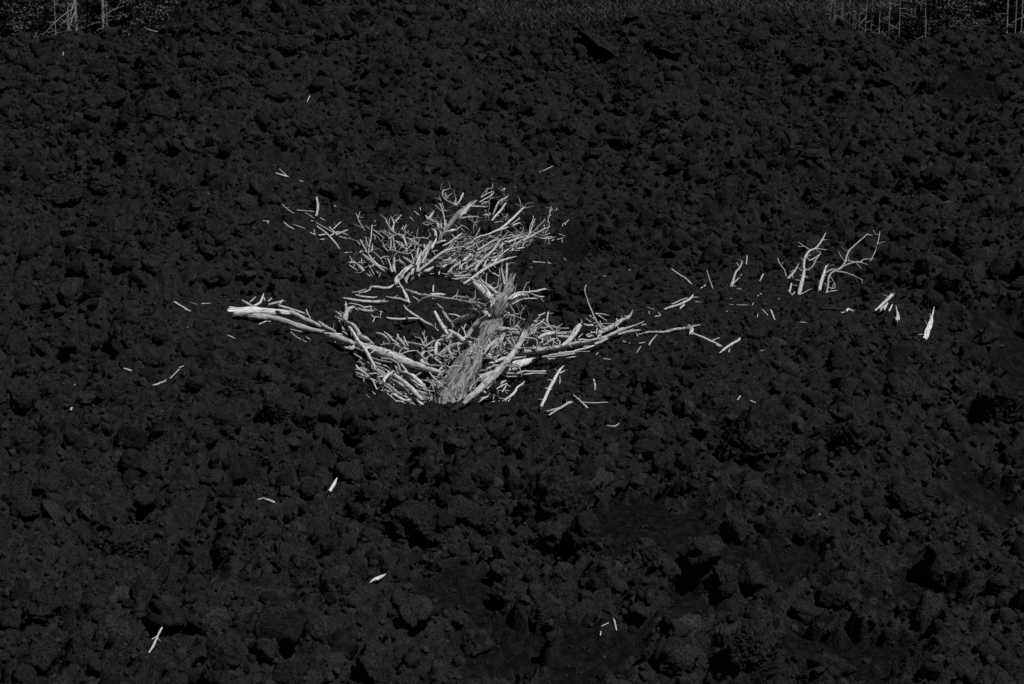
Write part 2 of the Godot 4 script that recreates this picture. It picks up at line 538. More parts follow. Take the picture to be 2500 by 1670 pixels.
func landmark(p: Vector3) -> String:
	var q := to_px(p)
	var best := ""
	var least := 1e9
	for m in [[1085, 960, "the thick broken trunk"], [1016, 640, "the rear dead tree"], [1970, 720, "the slender bare snags"], [620, 770, "the fallen limb's broken end"], [1845, 1085, "the largest undercut boulder"],
			[1560, 1315, "the smooth ash hollow"], [1975, 1500, "the smooth oval boulder"], [2245, 820, "the upright spiked plank"], [2330, 250, "the bare ash slope"], [200, 60, "the pale trunks before the pines"],
			[2130, 90, "the stand of thin bare trunks"], [1490, 130, "the tilted smooth slab"], [700, 40, "the high black crest"], [760, 480, "the cluster of fallen twigs"], [380, 1560, "the bright crooked stick"], [925, 1410, "the wedge-shaped wood chip"],
			[815, 1190, "the frayed upright wood chip"], [1500, 1520, "the thin white leaning stick"], [375, 940, "the lone pale stick"], [1690, 760, "the half buried grey log"], [450, 745, "the lone bent stick"], [1810, 980, "the two small bone-like twigs"],
			[1340, 980, "the straight bright standing stick"], [1330, 415, "the thin twig above the rear dead tree"], [755, 240, "the single thin white splinter"], [1840, 1590, "the steep ragged lava block"], [110, 1500, "the broad low boulder"], [1810, 25, "the brushy hillside"]]:
		var e := Vector2(q.x - m[0], (q.y - m[1]) * 2.2).length()
		if e < least:
			least = e
			best = m[2]
	return ("beside " if least < 130.0 else "near " if least < 330.0 else "some way from ") + best

func build_rubble():
	# the loose clinker nobody could count
	var tiers := [
		# name, label, mesh level, variants, smallest, largest, stones per square metre near, far, farthest
		["lava_rubble", "fist to head sized black lava clinker covering the flow", 3, 8, 0.045, 0.19, 22.0, 20.0, 50.0],
		["lava_gravel", "small black lava stones between the larger clinker", 2, 6, 0.020, 0.055, 95.0, 70.0, 49.0],
		["lava_grit", "fine gravel of crumbled lava on the ash", 1, 4, 0.009, 0.022, 110.0, 0.0, 24.0]]
	for t in tiers:
		var lists: Array = []
		for i in t[3]: lists.append([])
		var d := 10.5
		while d < t[8]:
			var step := 0.35
			var half := 0.30 * d + 1.2
			var dens := lerpf(t[6], t[7], smoothstep(16.0, 38.0, d))
			var n := int(step * half * 2.0 * dens)
			for i in n:
				var x := rng.randf_range(-half, half)
				var z := -(d + rng.randf() * step)
				var u := rng.randf()
				var s := lerpf(t[4], t[5], pow(u, 2.4 if d < 28.0 else 3.6)) * (1.0 if d < 26.0 else 1.0 + (d - 26.0) * 0.006)
				var a := ash(x, z)
				if a > 0.1 and rng.randf() < a * (1.05 if t[2] == 3 else (0.93 if t[2] == 2 else 0.5)): continue
				if t[2] == 3 and a < 0.1 and n_mid.get_noise_2d(x * 0.5 + 90.0, z * 0.5) < -0.35 and rng.randf() < 0.75: continue
				var y := carve(x, z, land_y(x, z)) + s * rng.randf_range(-0.15, 0.4)
				var p := Vector3(x, y, z)
				if hides_wood(p, s): continue
				var tone := rng.randf_range(0.55, 1.2) * (1.0 if t[2] == 3 else 1.2)
				if rng.randf() < 0.03: tone = rng.randf_range(1.2, 1.7)
				var bas := Basis.from_euler(Vector3(rng.randf() * TAU, rng.randf() * TAU, rng.randf() * TAU)) * Basis.from_scale(Vector3(rng.randf_range(0.8, 1.25), rng.randf_range(0.6, 1.0), rng.randf_range(0.8, 1.2)) * s)
				lists[rng.randi() % int(t[3])].append([Transform3D(bas, p), tone])
			d += step
		if t[2] == 3:                   # stones banked up against the foot of the front trunk
			for i in 46:
				var s := rng.randf_range(0.04, 0.10)
				var p := at(rng.randf_range(1040, 1165), rng.randf_range(992, 1004), anchors["front"] - rng.randf_range(0.24, 0.42))
				lists[i % int(t[3])].append([Transform3D(Basis.from_euler(Vector3(i, i * 2.0, i * 3.0)) * Basis.from_scale(Vector3.ONE * s), p + Vector3(0, -s * 0.3, 0)), rng.randf_range(0.6, 1.1)])
		var holder := Node3D.new()
		holder.name = t[0]
		add_child(holder)
		tag(holder, t[1], "rubble" if t[2] == 3 else "gravel", "", "stuff")
		for i in t[3]:
			var mm := MultiMesh.new()
			mm.transform_format = MultiMesh.TRANSFORM_3D
			mm.use_colors = true
			mm.mesh = rock_mesh(t[2], 700 + i + 20 * int(t[2]), Vector3.ONE, 1.0, 0.85)
			mm.instance_count = lists[i].size()
			for k in lists[i].size():
				mm.set_instance_transform(k, lists[i][k][0])
				var c: float = lists[i][k][1] * 0.42
				mm.set_instance_color(k, Color(c, c, c))
			var mi := MultiMeshInstance3D.new()
			mi.name = "stones"
			mi.multimesh = mm
			mi.material_override = M.rock
			mi.set_meta("kind", "stuff")
			holder.add_child(mi, true)
		print(t[0], " ", lists[0].size() * int(t[3]))

# ---------------------------------------------------------------- wood
const CROPS := {"K1": [840, 440, 7.84], "K2": [1110, 440, 7.84], "K3": [840, 560, 7.84], "K4": [1110, 560, 7.84], "K5": [820, 700, 7.84], "K6": [1080, 680, 7.84], "K7": [840, 840, 7.84], "K8": [1100, 830, 7.84], "K9": [1300, 680, 7.84],
	"C": [400, 400, 3.136], "D": [1280, 540, 3.913], "E": [1780, 540, 3.913], "L1": [0, 0, 1.878], "L2": [1250, 0, 1.878], "L3": [0, 900, 1.878], "L4": [1250, 900, 1.878]}
var anchors := {}
var carve_grid := {}
const CELL := 0.15

func carve(x: float, z: float, y: float) -> float:
	return minf(y, carve_grid.get(Vector2i(int(floor(x / CELL)), int(floor(z / CELL))), 1e9))

func axis_x(tree: String, py: float) -> float:
	if tree == "front": return lerpf(1080.0, 1235.0, clampf((990.0 - py) / 290.0, 0.0, 1.2))
	return lerpf(1016.0, 1160.0, clampf((672.0 - py) / 182.0, 0.0, 1.2))

# One traced limb: "header: x y width x y width ...", in the pixels of an enlarged crop. The header holds the material (0 bleached, 1 grey, 2 black, for any dark piece)
# and how far it stands nearer or farther than its neighbours (metres); every limb gets its own distance, so that it stands where it grew or fell.
func trace(owner_: String, crop: String, list: Array, how: String, group := ""):
	var c: Array = CROPS[crop]
	for item in list:
		var text: String = item if item is String else item[0]
		var mat := 0
		var bias := 0.0
		var flat := false
		if text.contains(":"):
			var hd := text.get_slice(":", 0).split(",")
			mat = int(hd[0])
			if hd.size() > 1: bias = float(hd[1])
			if hd.size() > 2: flat = true
			text = text.get_slice(":", 1)
		var f := text.strip_edges().split_floats(" ", false)
		var px: Array = []
		for i in f.size() / 3:
			px.append(Vector3(c[0] + f[i * 3] / c[2], c[1] + f[i * 3 + 1] / c[2], f[i * 3 + 2] / c[2]))
		if px.size() < 2: continue
		var low: Vector3 = px[0]
		for p in px:
			if p.y > low.y: low = p
		var a: float
		if how == "ground":
			a = land_depth(low.x, low.y + low.z * 0.4) - 0.05 - low.z * 0.6 / FPX * 22.0
		else:
			a = anchors[how]
		var base_low := base_depth(low.x, low.y) if how == "ground" else 0.0
		var jit := rng.randf_range(-0.07, 0.07)
		var pts: Array = []
		var rad: Array = []
		for p in px:
			var d: float
			if how == "ground":
				d = a + 0.55 * (base_depth(p.x, p.y) - base_low)
			elif how == "front" or how == "rear":
				var off := absf(p.x - axis_x(how, p.y))
				var k := lerpf(0.10, 0.78, clampf(off / 260.0, 0.0, 1.0)) + jit
				d = a + k * (base_depth(p.x, p.y) - a) + bias
			else:
				d = a + 0.12 * (base_depth(p.x, p.y) - a) + bias
			pts.append(at(p.x, p.y, d))
			rad.append(maxf(p.z * 0.47, 0.7) / FPX * d)
		add_piece(owner_, pts, rad, mat, flat, group, item[1] if item is Array else "", item[2] if item is Array and item.size() > 2 else "", how)

func add_piece(owner_, pts, rad, mat, flat, group, label, called, how):
	var part_trunk: bool = called.begins_with("trunk")
	for i in pts.size() - 1:
		var n := int(pts[i].distance_to(pts[i + 1]) / 0.06) + 1
		for k in n + 1:
			var p: Vector3 = pts[i].lerp(pts[i + 1], float(k) / n)
			var r: float = lerpf(rad[i], rad[i + 1], float(k) / n)
			var q := to_px(p)
			if not (part_trunk and q.y > 950.0):
				var rs := r / q.z * FPX
				for cy in range(maxi(0, int((q.y - rs) / 4.0)), mini(WH - 1, int((q.y + rs) / 4.0)) + 1):
					for cx in range(maxi(0, int((q.x - rs) / 4.0)), mini(WW - 1, int((q.x + rs) / 4.0)) + 1):
						wood_depth[cy * WW + cx] = maxf(wood_depth[cy * WW + cx], q.z)
			if part_trunk: continue
			for ix in range(-2, 3):
				for iz in range(-2, 3):
					var key := Vector2i(int(floor(p.x / CELL)) + ix, int(floor(p.z / CELL)) + iz)
					var lim := p.y - r * 1.15 + 0.04 * sqrt(ix * ix + iz * iz) - (0.0 if how == "ground" else 0.02)
					carve_grid[key] = minf(carve_grid.get(key, 1e9), lim)
	pieces.append({"owner": owner_, "pts": pts, "rad": rad, "mat": mat, "flat": flat, "group": group, "label": label, "called": called})

# ---- the limb itself: a swept, uneven, cracked rod with broken ends
func limb(pts: Array, rad: Array, sd: int, flat := false, ridge := 1.0, stubs := true, twiggy := false) -> ArrayMesh:
	var v := PackedVector3Array()
	var nr := PackedVector3Array()
	var uv := PackedVector2Array()
	var idx := PackedInt32Array()
	var r := RandomNumberGenerator.new()
	r.seed = sd
	sweep(pts, rad, r, flat, ridge, v, nr, uv, idx)
	if stubs and pts.size() >= 2:
		var total := 0.0
		for i in pts.size() - 1: total += pts[i].distance_to(pts[i + 1])
		var n := int(total / 0.22) if rad[0] < 0.05 else int(total / 0.35)
		if twiggy: n = int(total / 0.10)
		for i in mini(n, 9 if twiggy else 6):
			if r.randf() < 0.4: continue
			var s := r.randi() % (pts.size() - 1)
			var t := r.randf_range(0.1, 0.9)
			var p: Vector3 = pts[s].lerp(pts[s + 1], t)
			var q: float = lerpf(rad[s], rad[s + 1], t)
			var ax: Vector3 = (pts[s + 1] - pts[s]).normalized()
			var side := Vector3(r.randfn(), r.randfn(), r.randfn())
			side = (side - ax * side.dot(ax)).normalized()
			var dir := (side + ax * r.randf_range(-0.2, 0.9)).normalized()
			var ln := q + r.randf_range(0.012, 0.05) + q * r.randf_range(0.0, 1.2)
			var sr := clampf(q * r.randf_range(0.2, 0.4), 0.003, 0.014)
			if twiggy and r.randf() < 0.6: ln += r.randf_range(0.03, 0.13)
			var kink := Vector3(r.randfn(), r.randfn(), r.randfn()) * ln * 0.14
			sweep([p, p + dir * ln * 0.55 + kink, p + dir * ln + side * ln * 0.15 - kink * 0.5], [sr * 1.3, sr, sr * 0.5], r, false, 0.5, v, nr, uv, idx)
	var arr := []
	arr.resize(Mesh.ARRAY_MAX)
	arr[Mesh.ARRAY_VERTEX] = v
	arr[Mesh.ARRAY_NORMAL] = nr
	arr[Mesh.ARRAY_TEX_UV] = uv
	arr[Mesh.ARRAY_INDEX] = idx
	var am := ArrayMesh.new()
	am.add_surface_from_arrays(Mesh.PRIMITIVE_TRIANGLES, arr)
	return am

func sweep(pts: Array, rad: Array, r: RandomNumberGenerator, flat: bool, ridge: float, v: PackedVector3Array, nr: PackedVector3Array, uv: PackedVector2Array, idx: PackedInt32Array):
	var total := 0.0
	var cum := [0.0]
	var rmax := 0.0
	for i in pts.size() - 1:
		total += pts[i].distance_to(pts[i + 1])
		cum.append(total)
	for q in rad: rmax = maxf(rmax, q)
	if total < 0.005: return
	var rings := clampi(int(total / maxf(rmax * 0.55, 0.012)), 5, 90)
	var sides := 7
	if rmax > 0.012: sides = 9
	if rmax > 0.03: sides = 16
	if rmax > 0.06: sides = 24
	if rmax > 0.13: sides = 72; 
	if rmax > 0.13: rings = clampi(int(total / 0.012), 30, 150)
	var off := Vector3(r.randf() * 90.0, r.randf() * 90.0, r.randf() * 90.0)
	var uoff := r.randf()
	var voff := r.randf() * 4.0
	var ends := [PackedFloat32Array(), PackedFloat32Array()]
	for e in 2:
		for j in sides: ends[e].append(r.randf())
	var slant := [r.randf_range(0.0, 1.6), r.randf() * TAU, r.randf_range(0.0, 1.6), r.randf() * TAU]
	if rmax > 0.13: slant = [0.0, 0.0, 0.3, 1.0]
	var oval := 0.45 if flat else r.randf_range(0.75, 1.0)
	var base := v.size()
	var w := sides + 1
	var cs: Array = []
	for i in rings + 1:
		var s := total * i / rings
		var k := 0
		while k < pts.size() - 2 and cum[k + 1] < s: k += 1
		var t: float = clampf((s - cum[k]) / maxf(cum[k + 1] - cum[k], 1e-6), 0.0, 1.0)
		var p0: Vector3 = pts[maxi(k - 1, 0)]
		var p3: Vector3 = pts[mini(k + 2, pts.size() - 1)]
		var c: Vector3 = pts[k].cubic_interpolate(pts[k + 1], p0, p3, t).lerp(pts[k].lerp(pts[k + 1], t), 0.35)
		var rr: float = lerpf(rad[k], rad[k + 1], smoothstep(0.0, 1.0, t))
		var wob := minf(rr, 0.012) * 0.35
		if i > 0 and i < rings: c += Vector3(n_wood.get_noise_2d(s * 4.0 + off.x, off.y), n_wood.get_noise_2d(s * 4.0 + off.y, off.z), n_wood.get_noise_2d(s * 4.0 + off.z, off.x)) * wob
		cs.append([c, rr, s])
	var view: Vector3 = ((pts[0] + pts[pts.size() - 1]) * 0.5 - cam_pos).normalized()
	for i in rings + 1:
		var tan_: Vector3 = (cs[mini(i + 1, rings)][0] - cs[maxi(i - 1, 0)][0]).normalized()
		var a := tan_.cross(view)
		if a.length() < 0.05: a = tan_.cross(Vector3(0.9, 0.1, 0.3))
		a = a.normalized()
		var b := tan_.cross(a).normalized()
		var rr: float = cs[i][1]
		var s: float = cs[i][2]
		for j in w:
			var jj := j % sides
			var th := TAU * jj / sides
			var ca := cos(th)
			var sa := sin(th)
			var q := 1.0 + (0.20 if rmax < 0.13 else 0.16) * ridge * n_wood.get_noise_3d(ca * 1.1 + off.x, sa * 1.1 + off.y, s / rmax * 0.2 + off.z)
			if rmax > 0.02:
				q += (0.09 if rmax < 0.13 else 0.03) * ridge * n_wood.get_noise_3d(ca * 3.2 + off.y, sa * 3.2 + off.z, s / rmax * 0.15 + off.x)
			if rmax > 0.03:
				var g := absf(n_wood.get_noise_3d(ca * 2.6 + off.z, sa * 2.6 + off.x, s / rmax * 0.10 + off.y))
				q -= (0.14 if rmax < 0.13 else 0.05) * ridge * (1.0 - smoothstep(0.0, 0.09, g))
			if rmax > 0.13:
				q += 0.09 * n_wood.get_noise_3d(ca * 7.0 + off.x, sa * 7.0, s / rmax * 1.3 + off.z)
				q += 0.09 * n_wood.get_noise_3d(ca * 1.8 + off.y, sa * 1.8 + off.x, s / rmax * 1.1 + off.z)
				var h := absf(n_wood.get_noise_3d(ca * 2.6 + off.x, sa * 2.6 + off.y, s / rmax * 0.35 + off.x))
				q -= 0.09 * (1.0 - smoothstep(0.0, 0.035, h))
			var ax := 0.0
			if i == 0: ax = -ends[0][jj] * ends[0][jj] * minf(rr * 3.0, 0.12) - slant[0] * rr * cos(th - slant[1])
			elif i == rings: ax = ends[1][jj] * ends[1][jj] * minf(rr * (3.5 if rmax < 0.13 else 4.0), 0.14 if rmax < 0.13 else 0.3) + slant[2] * rr * cos(th - slant[3])
			var p: Vector3 = cs[i][0] + (a * ca + b * sa * oval) * rr * q + tan_ * ax
			v.append(p)
			uv.append(Vector2(float(j) / sides + uoff, s / (TAU * maxf(rmax, 0.012)) * 0.35 + voff))
	for i in rings + 1:
		for j in w:
			var p1 := v[base + i * w + (j + 1) % sides]
			var p0 := v[base + i * w + (j + sides - 1) % sides]
			var q1 := v[base + mini(i + 1, rings) * w + j]
			var q0 := v[base + maxi(i - 1, 0) * w + j]
			var n := (p1 - p0).cross(q1 - q0)
			if n.dot(v[base + i * w + j] - cs[i][0]) < 0.0: n = -n
			nr.append(n.normalized() if n.length() > 1e-12 else (v[base + i * w + j] - cs[i][0]).normalized())
	for i in rings:
		for j in sides:
			var a := base + i * w + j
			idx.append(a); idx.append(a + w); idx.append(a + 1)
			idx.append(a + 1); idx.append(a + w); idx.append(a + w + 1)
	for e in 2:
		var i := 0 if e == 0 else rings
		var dir: Vector3 = (cs[0][0] - cs[1][0]).normalized() if e == 0 else (cs[rings][0] - cs[rings - 1][0]).normalized()
		var cidx := v.size()
		v.append(cs[i][0] - dir * cs[i][1] * 0.15)
		nr.append(dir)
		uv.append(Vector2(0.5, voff))
		for j in w:
			v.append(v[base + i * w + j]); nr.append(dir)
			uv.append(Vector2(0.5 + 0.05 * cos(TAU * j / sides), voff + 0.4 * sin(TAU * j / sides)))
		for j in sides:
			if e == 0: idx.append(cidx); idx.append(cidx + 1 + j); idx.append(cidx + 2 + j)
			else: idx.append(cidx); idx.append(cidx + 2 + j); idx.append(cidx + 1 + j)

# ---- turn the traced pieces into objects
func build_wood():
	var trees := {
		"front": ["dead_tree", "thick bleached broken trunk with splayed limbs, rooted in the lava rubble", "tree", [1085, 985]],
		"rear": ["dead_tree", "bleached dead crown of many fine twigs behind the thick broken trunk", "tree", [1016, 668]],
		"snag_tall": ["dead_tree", "slender straight bare snag with short side twigs, beside the curved snag", "tree", [1948, 725]],
		"snag_stout": ["dead_tree", "bare snag broken off short, between the straight and the curved snag", "tree", [1997, 738]],
		"snag_curved": ["dead_tree", "curved bare snag arching over with long thin drooping twigs", "tree", [1990, 745]],
		"snag_forked": ["dead_tree", "small forked bare snag leaning beside the slender straight snag", "tree", [1918, 686]],
		"snag_small": ["dead_tree", "short bare snag with two tips, alone on the black slope", "tree", [1787, 700]]}
	var roots := {}
	var sd := 1000
	var limbs := {}                     # per tree: [node, piece] of every limb a twig can grow from
	var first: Array = []
	var thin: Array = []
	for p in pieces:
		var widest := 0.0
		for q in p.rad: widest = maxf(widest, q)
		if trees.has(p.owner) and widest <= 0.012: thin.append(p)
		else: first.append(p)
	for p in first + thin:
		sd += 1
		var rmax := 0.0
		var total := 0.0
		for q in p.rad: rmax = maxf(rmax, q)
		for i in p.pts.size() - 1: total += p.pts[i].distance_to(p.pts[i + 1])
		var o := MeshInstance3D.new()
		if trees.has(p.owner):
			if not roots.has(p.owner):
				var t: Array = trees[p.owner]
				var n := Node3D.new()
				n.name = numbered(t[0])
				add_child(n)
				n.position = at(t[3][0], t[3][1], anchors[p.owner])
				tag(n, t[1], t[2], "bare snags on the black slope" if str(p.owner).begins_with("snag") else "")
				roots[p.owner] = n
			var root: Node3D = roots[p.owner]
			o.name = p.called if p.called != "" else ("branch" if rmax > 0.012 else "twig")
			var loc: Array = []
			for q in p.pts: loc.append(q - root.position)
			o.mesh = limb_at(loc, p.rad, sd, p.flat, root.position, rmax < 0.05)
			var holder: Node3D = root
			if o.name.begins_with("twig"):
				var near := 0.14
				for b in limbs.get(p.owner, []):
					for e in [p.pts[0], p.pts[p.pts.size() - 1]]:
						for i in b[1].pts.size() - 1:
							var dd: float = e.distance_to(Geometry3D.get_closest_point_to_segment(e, b[1].pts[i], b[1].pts[i + 1])) - b[1].rad[i]
							if dd < near:
								near = dd
								holder = b[0]
			else:
				if not limbs.has(p.owner): limbs[p.owner] = []
				limbs[p.owner].append([o, p])
			holder.add_child(o, true)
			if p.label != "": o.set_meta("label", p.label)
		else:
			var kind := "twig"
			if rmax > 0.035: kind = "log"
			elif rmax > 0.016: kind = "branch"
			elif total > 0.25: kind = "stick"
			if p.called != "": kind = p.called
			o.name = numbered({"twig": "dead_twig", "stick": "dead_stick", "branch": "broken_branch", "log": "fallen_log"}.get(kind, kind))
			var c: Vector3 = p.pts[0]
			for q in p.pts:
				if q.y < c.y: c = q
			var loc: Array = []
			for q in p.pts: loc.append(q - c)
			o.mesh = limb_at(loc, p.rad, sd, p.flat, c)
			add_child(o)
			o.position = c
			var label: String = p.label
			var tone: String = ["bleached", "grey weathered", "charred black", "grey weathered"][p.mat]
			if label == "":
				var word: String = {"twig": "slight %s twig", "stick": "thin %s stick", "branch": "%s broken branch", "log": "thick %s broken log"}.get(kind, "%s piece of dead wood")
				var span: float = p.pts[0].distance_to(p.pts[p.pts.size() - 1])
				var bent := "straight " if span > total * 0.985 else "bent "
				var extent := "short " if total < 0.18 else ("long " if total > 0.55 else "")
				label = extent + bent + (word % tone) + " " + str(p.group)
			tag(o, label, {"twig": "twig", "stick": "stick", "branch": "branch", "log": "log"}.get(kind, "wood"), "dead wood " + str(p.group))
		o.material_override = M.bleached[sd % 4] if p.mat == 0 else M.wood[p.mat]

func limb_at(loc: Array, rad: Array, sd: int, flat: bool, origin: Vector3, twiggy := false) -> ArrayMesh:
	var keep := cam_pos
	cam_pos = cam_pos - origin
	var m := limb(loc, rad, sd, flat, 1.0, true, twiggy)
	cam_pos = keep
	return m

# a tangle of twigs: they lie across one another inside an outline seen in the photograph
func tangle(owner_: String, poly: Array, n: int, angle: float, spread: float, len_px: Vector2, wid_px: Vector2, how: String, group := "", near := 0.0):
	var pg := PackedVector2Array()
	var lo := Vector2(1e9, 1e9)
	var hi := -lo
	for p in poly:
		pg.append(Vector2(p[0], p[1]))
		lo = lo.min(pg[pg.size() - 1]); hi = hi.max(pg[pg.size() - 1])
	var made := 0
	while made < n:
		var c := Vector2(rng.randf_range(lo.x, hi.x), rng.randf_range(lo.y, hi.y))
		if not Geometry2D.is_point_in_polygon(c, pg): continue
		made += 1
		var an := deg_to_rad(angle + rng.randfn() * spread)
		var ln := rng.randf_range(len_px.x, len_px.y)
		var w := lerpf(wid_px.x, wid_px.y, pow(rng.randf(), 2.0))
		var a: float = anchors[how]
		var pts: Array = []
		var rad: Array = []
		var k := rng.randf_range(0.35, 0.95)
		var bend := rng.randfn() * 0.12
		var tip := rng.randf_range(-0.25, 0.25)
		if near != 0.0: k = rng.randf_range(0.0, 0.15)
		for i in 4:
			var s := i / 3.0 - 0.5
			var p := c + Vector2(cos(an), -sin(an)) * ln * s + Vector2(sin(an), cos(an)) * ln * (bend * (0.25 - s * s) * 4.0 + rng.randfn() * 0.045)
			var d := a + near + k * (base_depth(c.x, c.y) - a) + tip * s * ln / 60.0
			pts.append(at(p.x, p.y, d))
			rad.append(maxf(w * lerpf(0.58, 0.26, i / 3.0), 0.55) / FPX * d)
		add_piece(owner_, pts, rad, 0 if rng.randf() < 0.6 else 1, false, group, "", "", how)

func trace_all():
	wood_depth.resize(WW * WH)
	anchors = {"front": base_depth(1085, 992) - 0.05, "rear": base_depth(1016, 676), "snag_tall": base_depth(1948, 735), "snag_stout": base_depth(1997, 745), "snag_curved": base_depth(1990, 752),
		"snag_forked": base_depth(1918, 695), "snag_small": base_depth(1787, 706)}
	# ---------------- the front tree
	trace("front", "K8", [["3: 0 1400 800 20 1230 780 60 1050 730 190 750 600 350 480 540 450 300 420 500 170 300 540 80 190", "grey weathered lower trunk with drying cracks", "trunk"]], "front")
	trace("front", "K6", [["3,0.30: 820 1400 470 880 1050 430 960 880 370 1000 740 345 1015 620 350 1070 460 380 1160 330 270 1210 230 300 1270 130 280 1300 60 110", "grey cracked upper trunk with a knobbly broken top", "trunk_top"],
		"0,0.05:940 400 140 830 290 150 720 190 130 610 80 70", "0,0.05:770 150 30 720 100 60 600 30 60", "0:1030 290 40 1000 250 70 900 160 90 800 90 50 730 0 24", "1,0.2:960 150 24 1080 80 20",
		"0,0.1:1280 380 30 1380 300 40 1500 265 40 1650 260 44 1800 240 44 1970 200 36", "0,0.1:1300 420 120 1430 350 140 1530 310 90", "0:1330 490 40 1450 430 40 1560 370 50 1650 290 40", "0:1560 390 24 1700 380 30 1850 390 30",
		"0:1700 290 24 1800 330 40 1870 380 50 1930 440 20", "0:1840 280 30 1890 280 24", "0:1840 350 30 1880 350 44 1930 350 30", "1:1390 470 24 1440 550 30 1470 640 16", "0:1460 450 14 1520 530 16 1570 600 8",
		"1:1280 530 70 1350 640 80 1390 670 50", "0:1150 740 40 1280 650 30", "0:1200 690 24 1380 720 20 1570 790 20", "0:1180 780 20 1260 730 20",
		"0,-0.1:1060 960 100 1180 985 140 1300 1010 140 1450 1050 130 1560 1090 100", "0:850 690 120 740 570 100 640 480 60 480 445 40 370 430 40 200 400 44 70 385 56 -120 355 60 -300 330 56 -450 310 60 -570 265 56 -680 220 40",
		"0:840 540 60 700 460 30", "0:530 580 44 640 600 44 740 670 30", "0:850 370 30 740 390 24 500 380 24 260 345 26", "0:800 370 16 650 420 20 520 415 16", "0:830 500 24 640 450 18 460 455 14", "0:830 640 30 700 540 22 560 480 14",
		"0:880 710 60 740 780 80 640 890 90 560 970 90 470 1130 60", "0:720 690 40 680 800 50 590 890 50", "0,0.3:620 700 60 480 740 120 350 780 110 200 830 40", "0:450 880 20 410 960 24 440 1090 24", "0:360 910 16 430 1040 20 460 1120 16",
		"0,-0.1:520 1230 80 420 1200 110 300 1100 90 160 1020 90", "0,-0.1:160 1070 50 100 1140 60 -60 1190 60", "0:280 1270 90 160 1310 110 30 1400 100", "1,-0.2:80 1320 40 130 1400 60 190 1510 50",
		"0:260 1450 30 150 1480 44 0 1500 40", "0:540 1350 30 400 1400 40 330 1410 50 340 1480 30", "0,-0.15:800 1390 70 920 1270 70 1080 1130 16", "1,-0.05:840 1420 110 940 1330 120 1060 1240 90", "0:590 1150 36 660 1180 40 720 1210 20",
		"0:1310 1080 50 1330 1160 40 1400 1270 40", "1:1220 1150 70 1290 1250 70 1340 1320 50", "1:1160 1080 90 1100 1200 100 1040 1300 70", "0:1430 920 50 1500 1010 50"], "front")
	trace("front", "K8", [["1,-0.55:330 1130 130 500 990 140 700 800 150 900 620 140 1080 400 135 1200 240 125 1330 50 110 1423 -156 120", "grey splintered limb leaning across the trunk", "leaning_limb"],
		["2,-0.52:1415 -140 135 1490 -290 110 1530 -410 110 1540 -486 80", "charred black upper end of the leaning limb", "charred_end"], ["2,-0.54:340 1125 126 230 1210 150 120 1290 140", "charred black foot of the leaning limb", "charred_end"],  # the foot is only a piece of the limb coloured black
		"0:670 480 60 850 420 60 1000 360 60 1110 320 50", "1:690 560 50 820 500 50 930 490 40", "0,-0.1:530 740 150 700 670 110 850 620 90", "0,-0.1:600 250 110 690 300 150 760 330 110",
		"0,-0.35:225 800 40 245 900 36", "0,-0.3:370 1190 90 480 1190 90 600 1130 60 700 1090 36", "0,-0.2:360 1280 50 440 1210 70"], "front")
	trace("front", "K9", [["0:-150 1400 70 100 1372 80 350 1332 80 560 1300 90 800 1240 60 1000 1210 50 1230 1160 60 1420 1110 60 1570 1040 70 1700 980 90 1800 950 50 2000 880 24 2130 820 10", "long pale limb swept along the ground away from the trunk", "branch"],
		["0,-0.08:560 1290 60 680 1210 90 760 1110 110 830 1000 120 905 900 100", "stout pale rounded stub standing up from the long limb", "stub"]], "front")
	trace("front", "K5", [["0:1980 1640 100 1800 1580 120 1550 1510 150 1300 1440 190 1080 1345 200 850 1260 190 620 1170 160 500 1100 70", "thick pale limb with a long open split, lying beside the trunk", "branch"],
		["0,-0.1,f:560 1115 60 750 1170 80 900 1210 84 1100 1275 84 1300 1345 60", "loose plank split from the thick pale limb", "split_plank"]], "front")
	# ---------------- wood lying round the front tree
	var by := "piled beside the thick broken trunk"
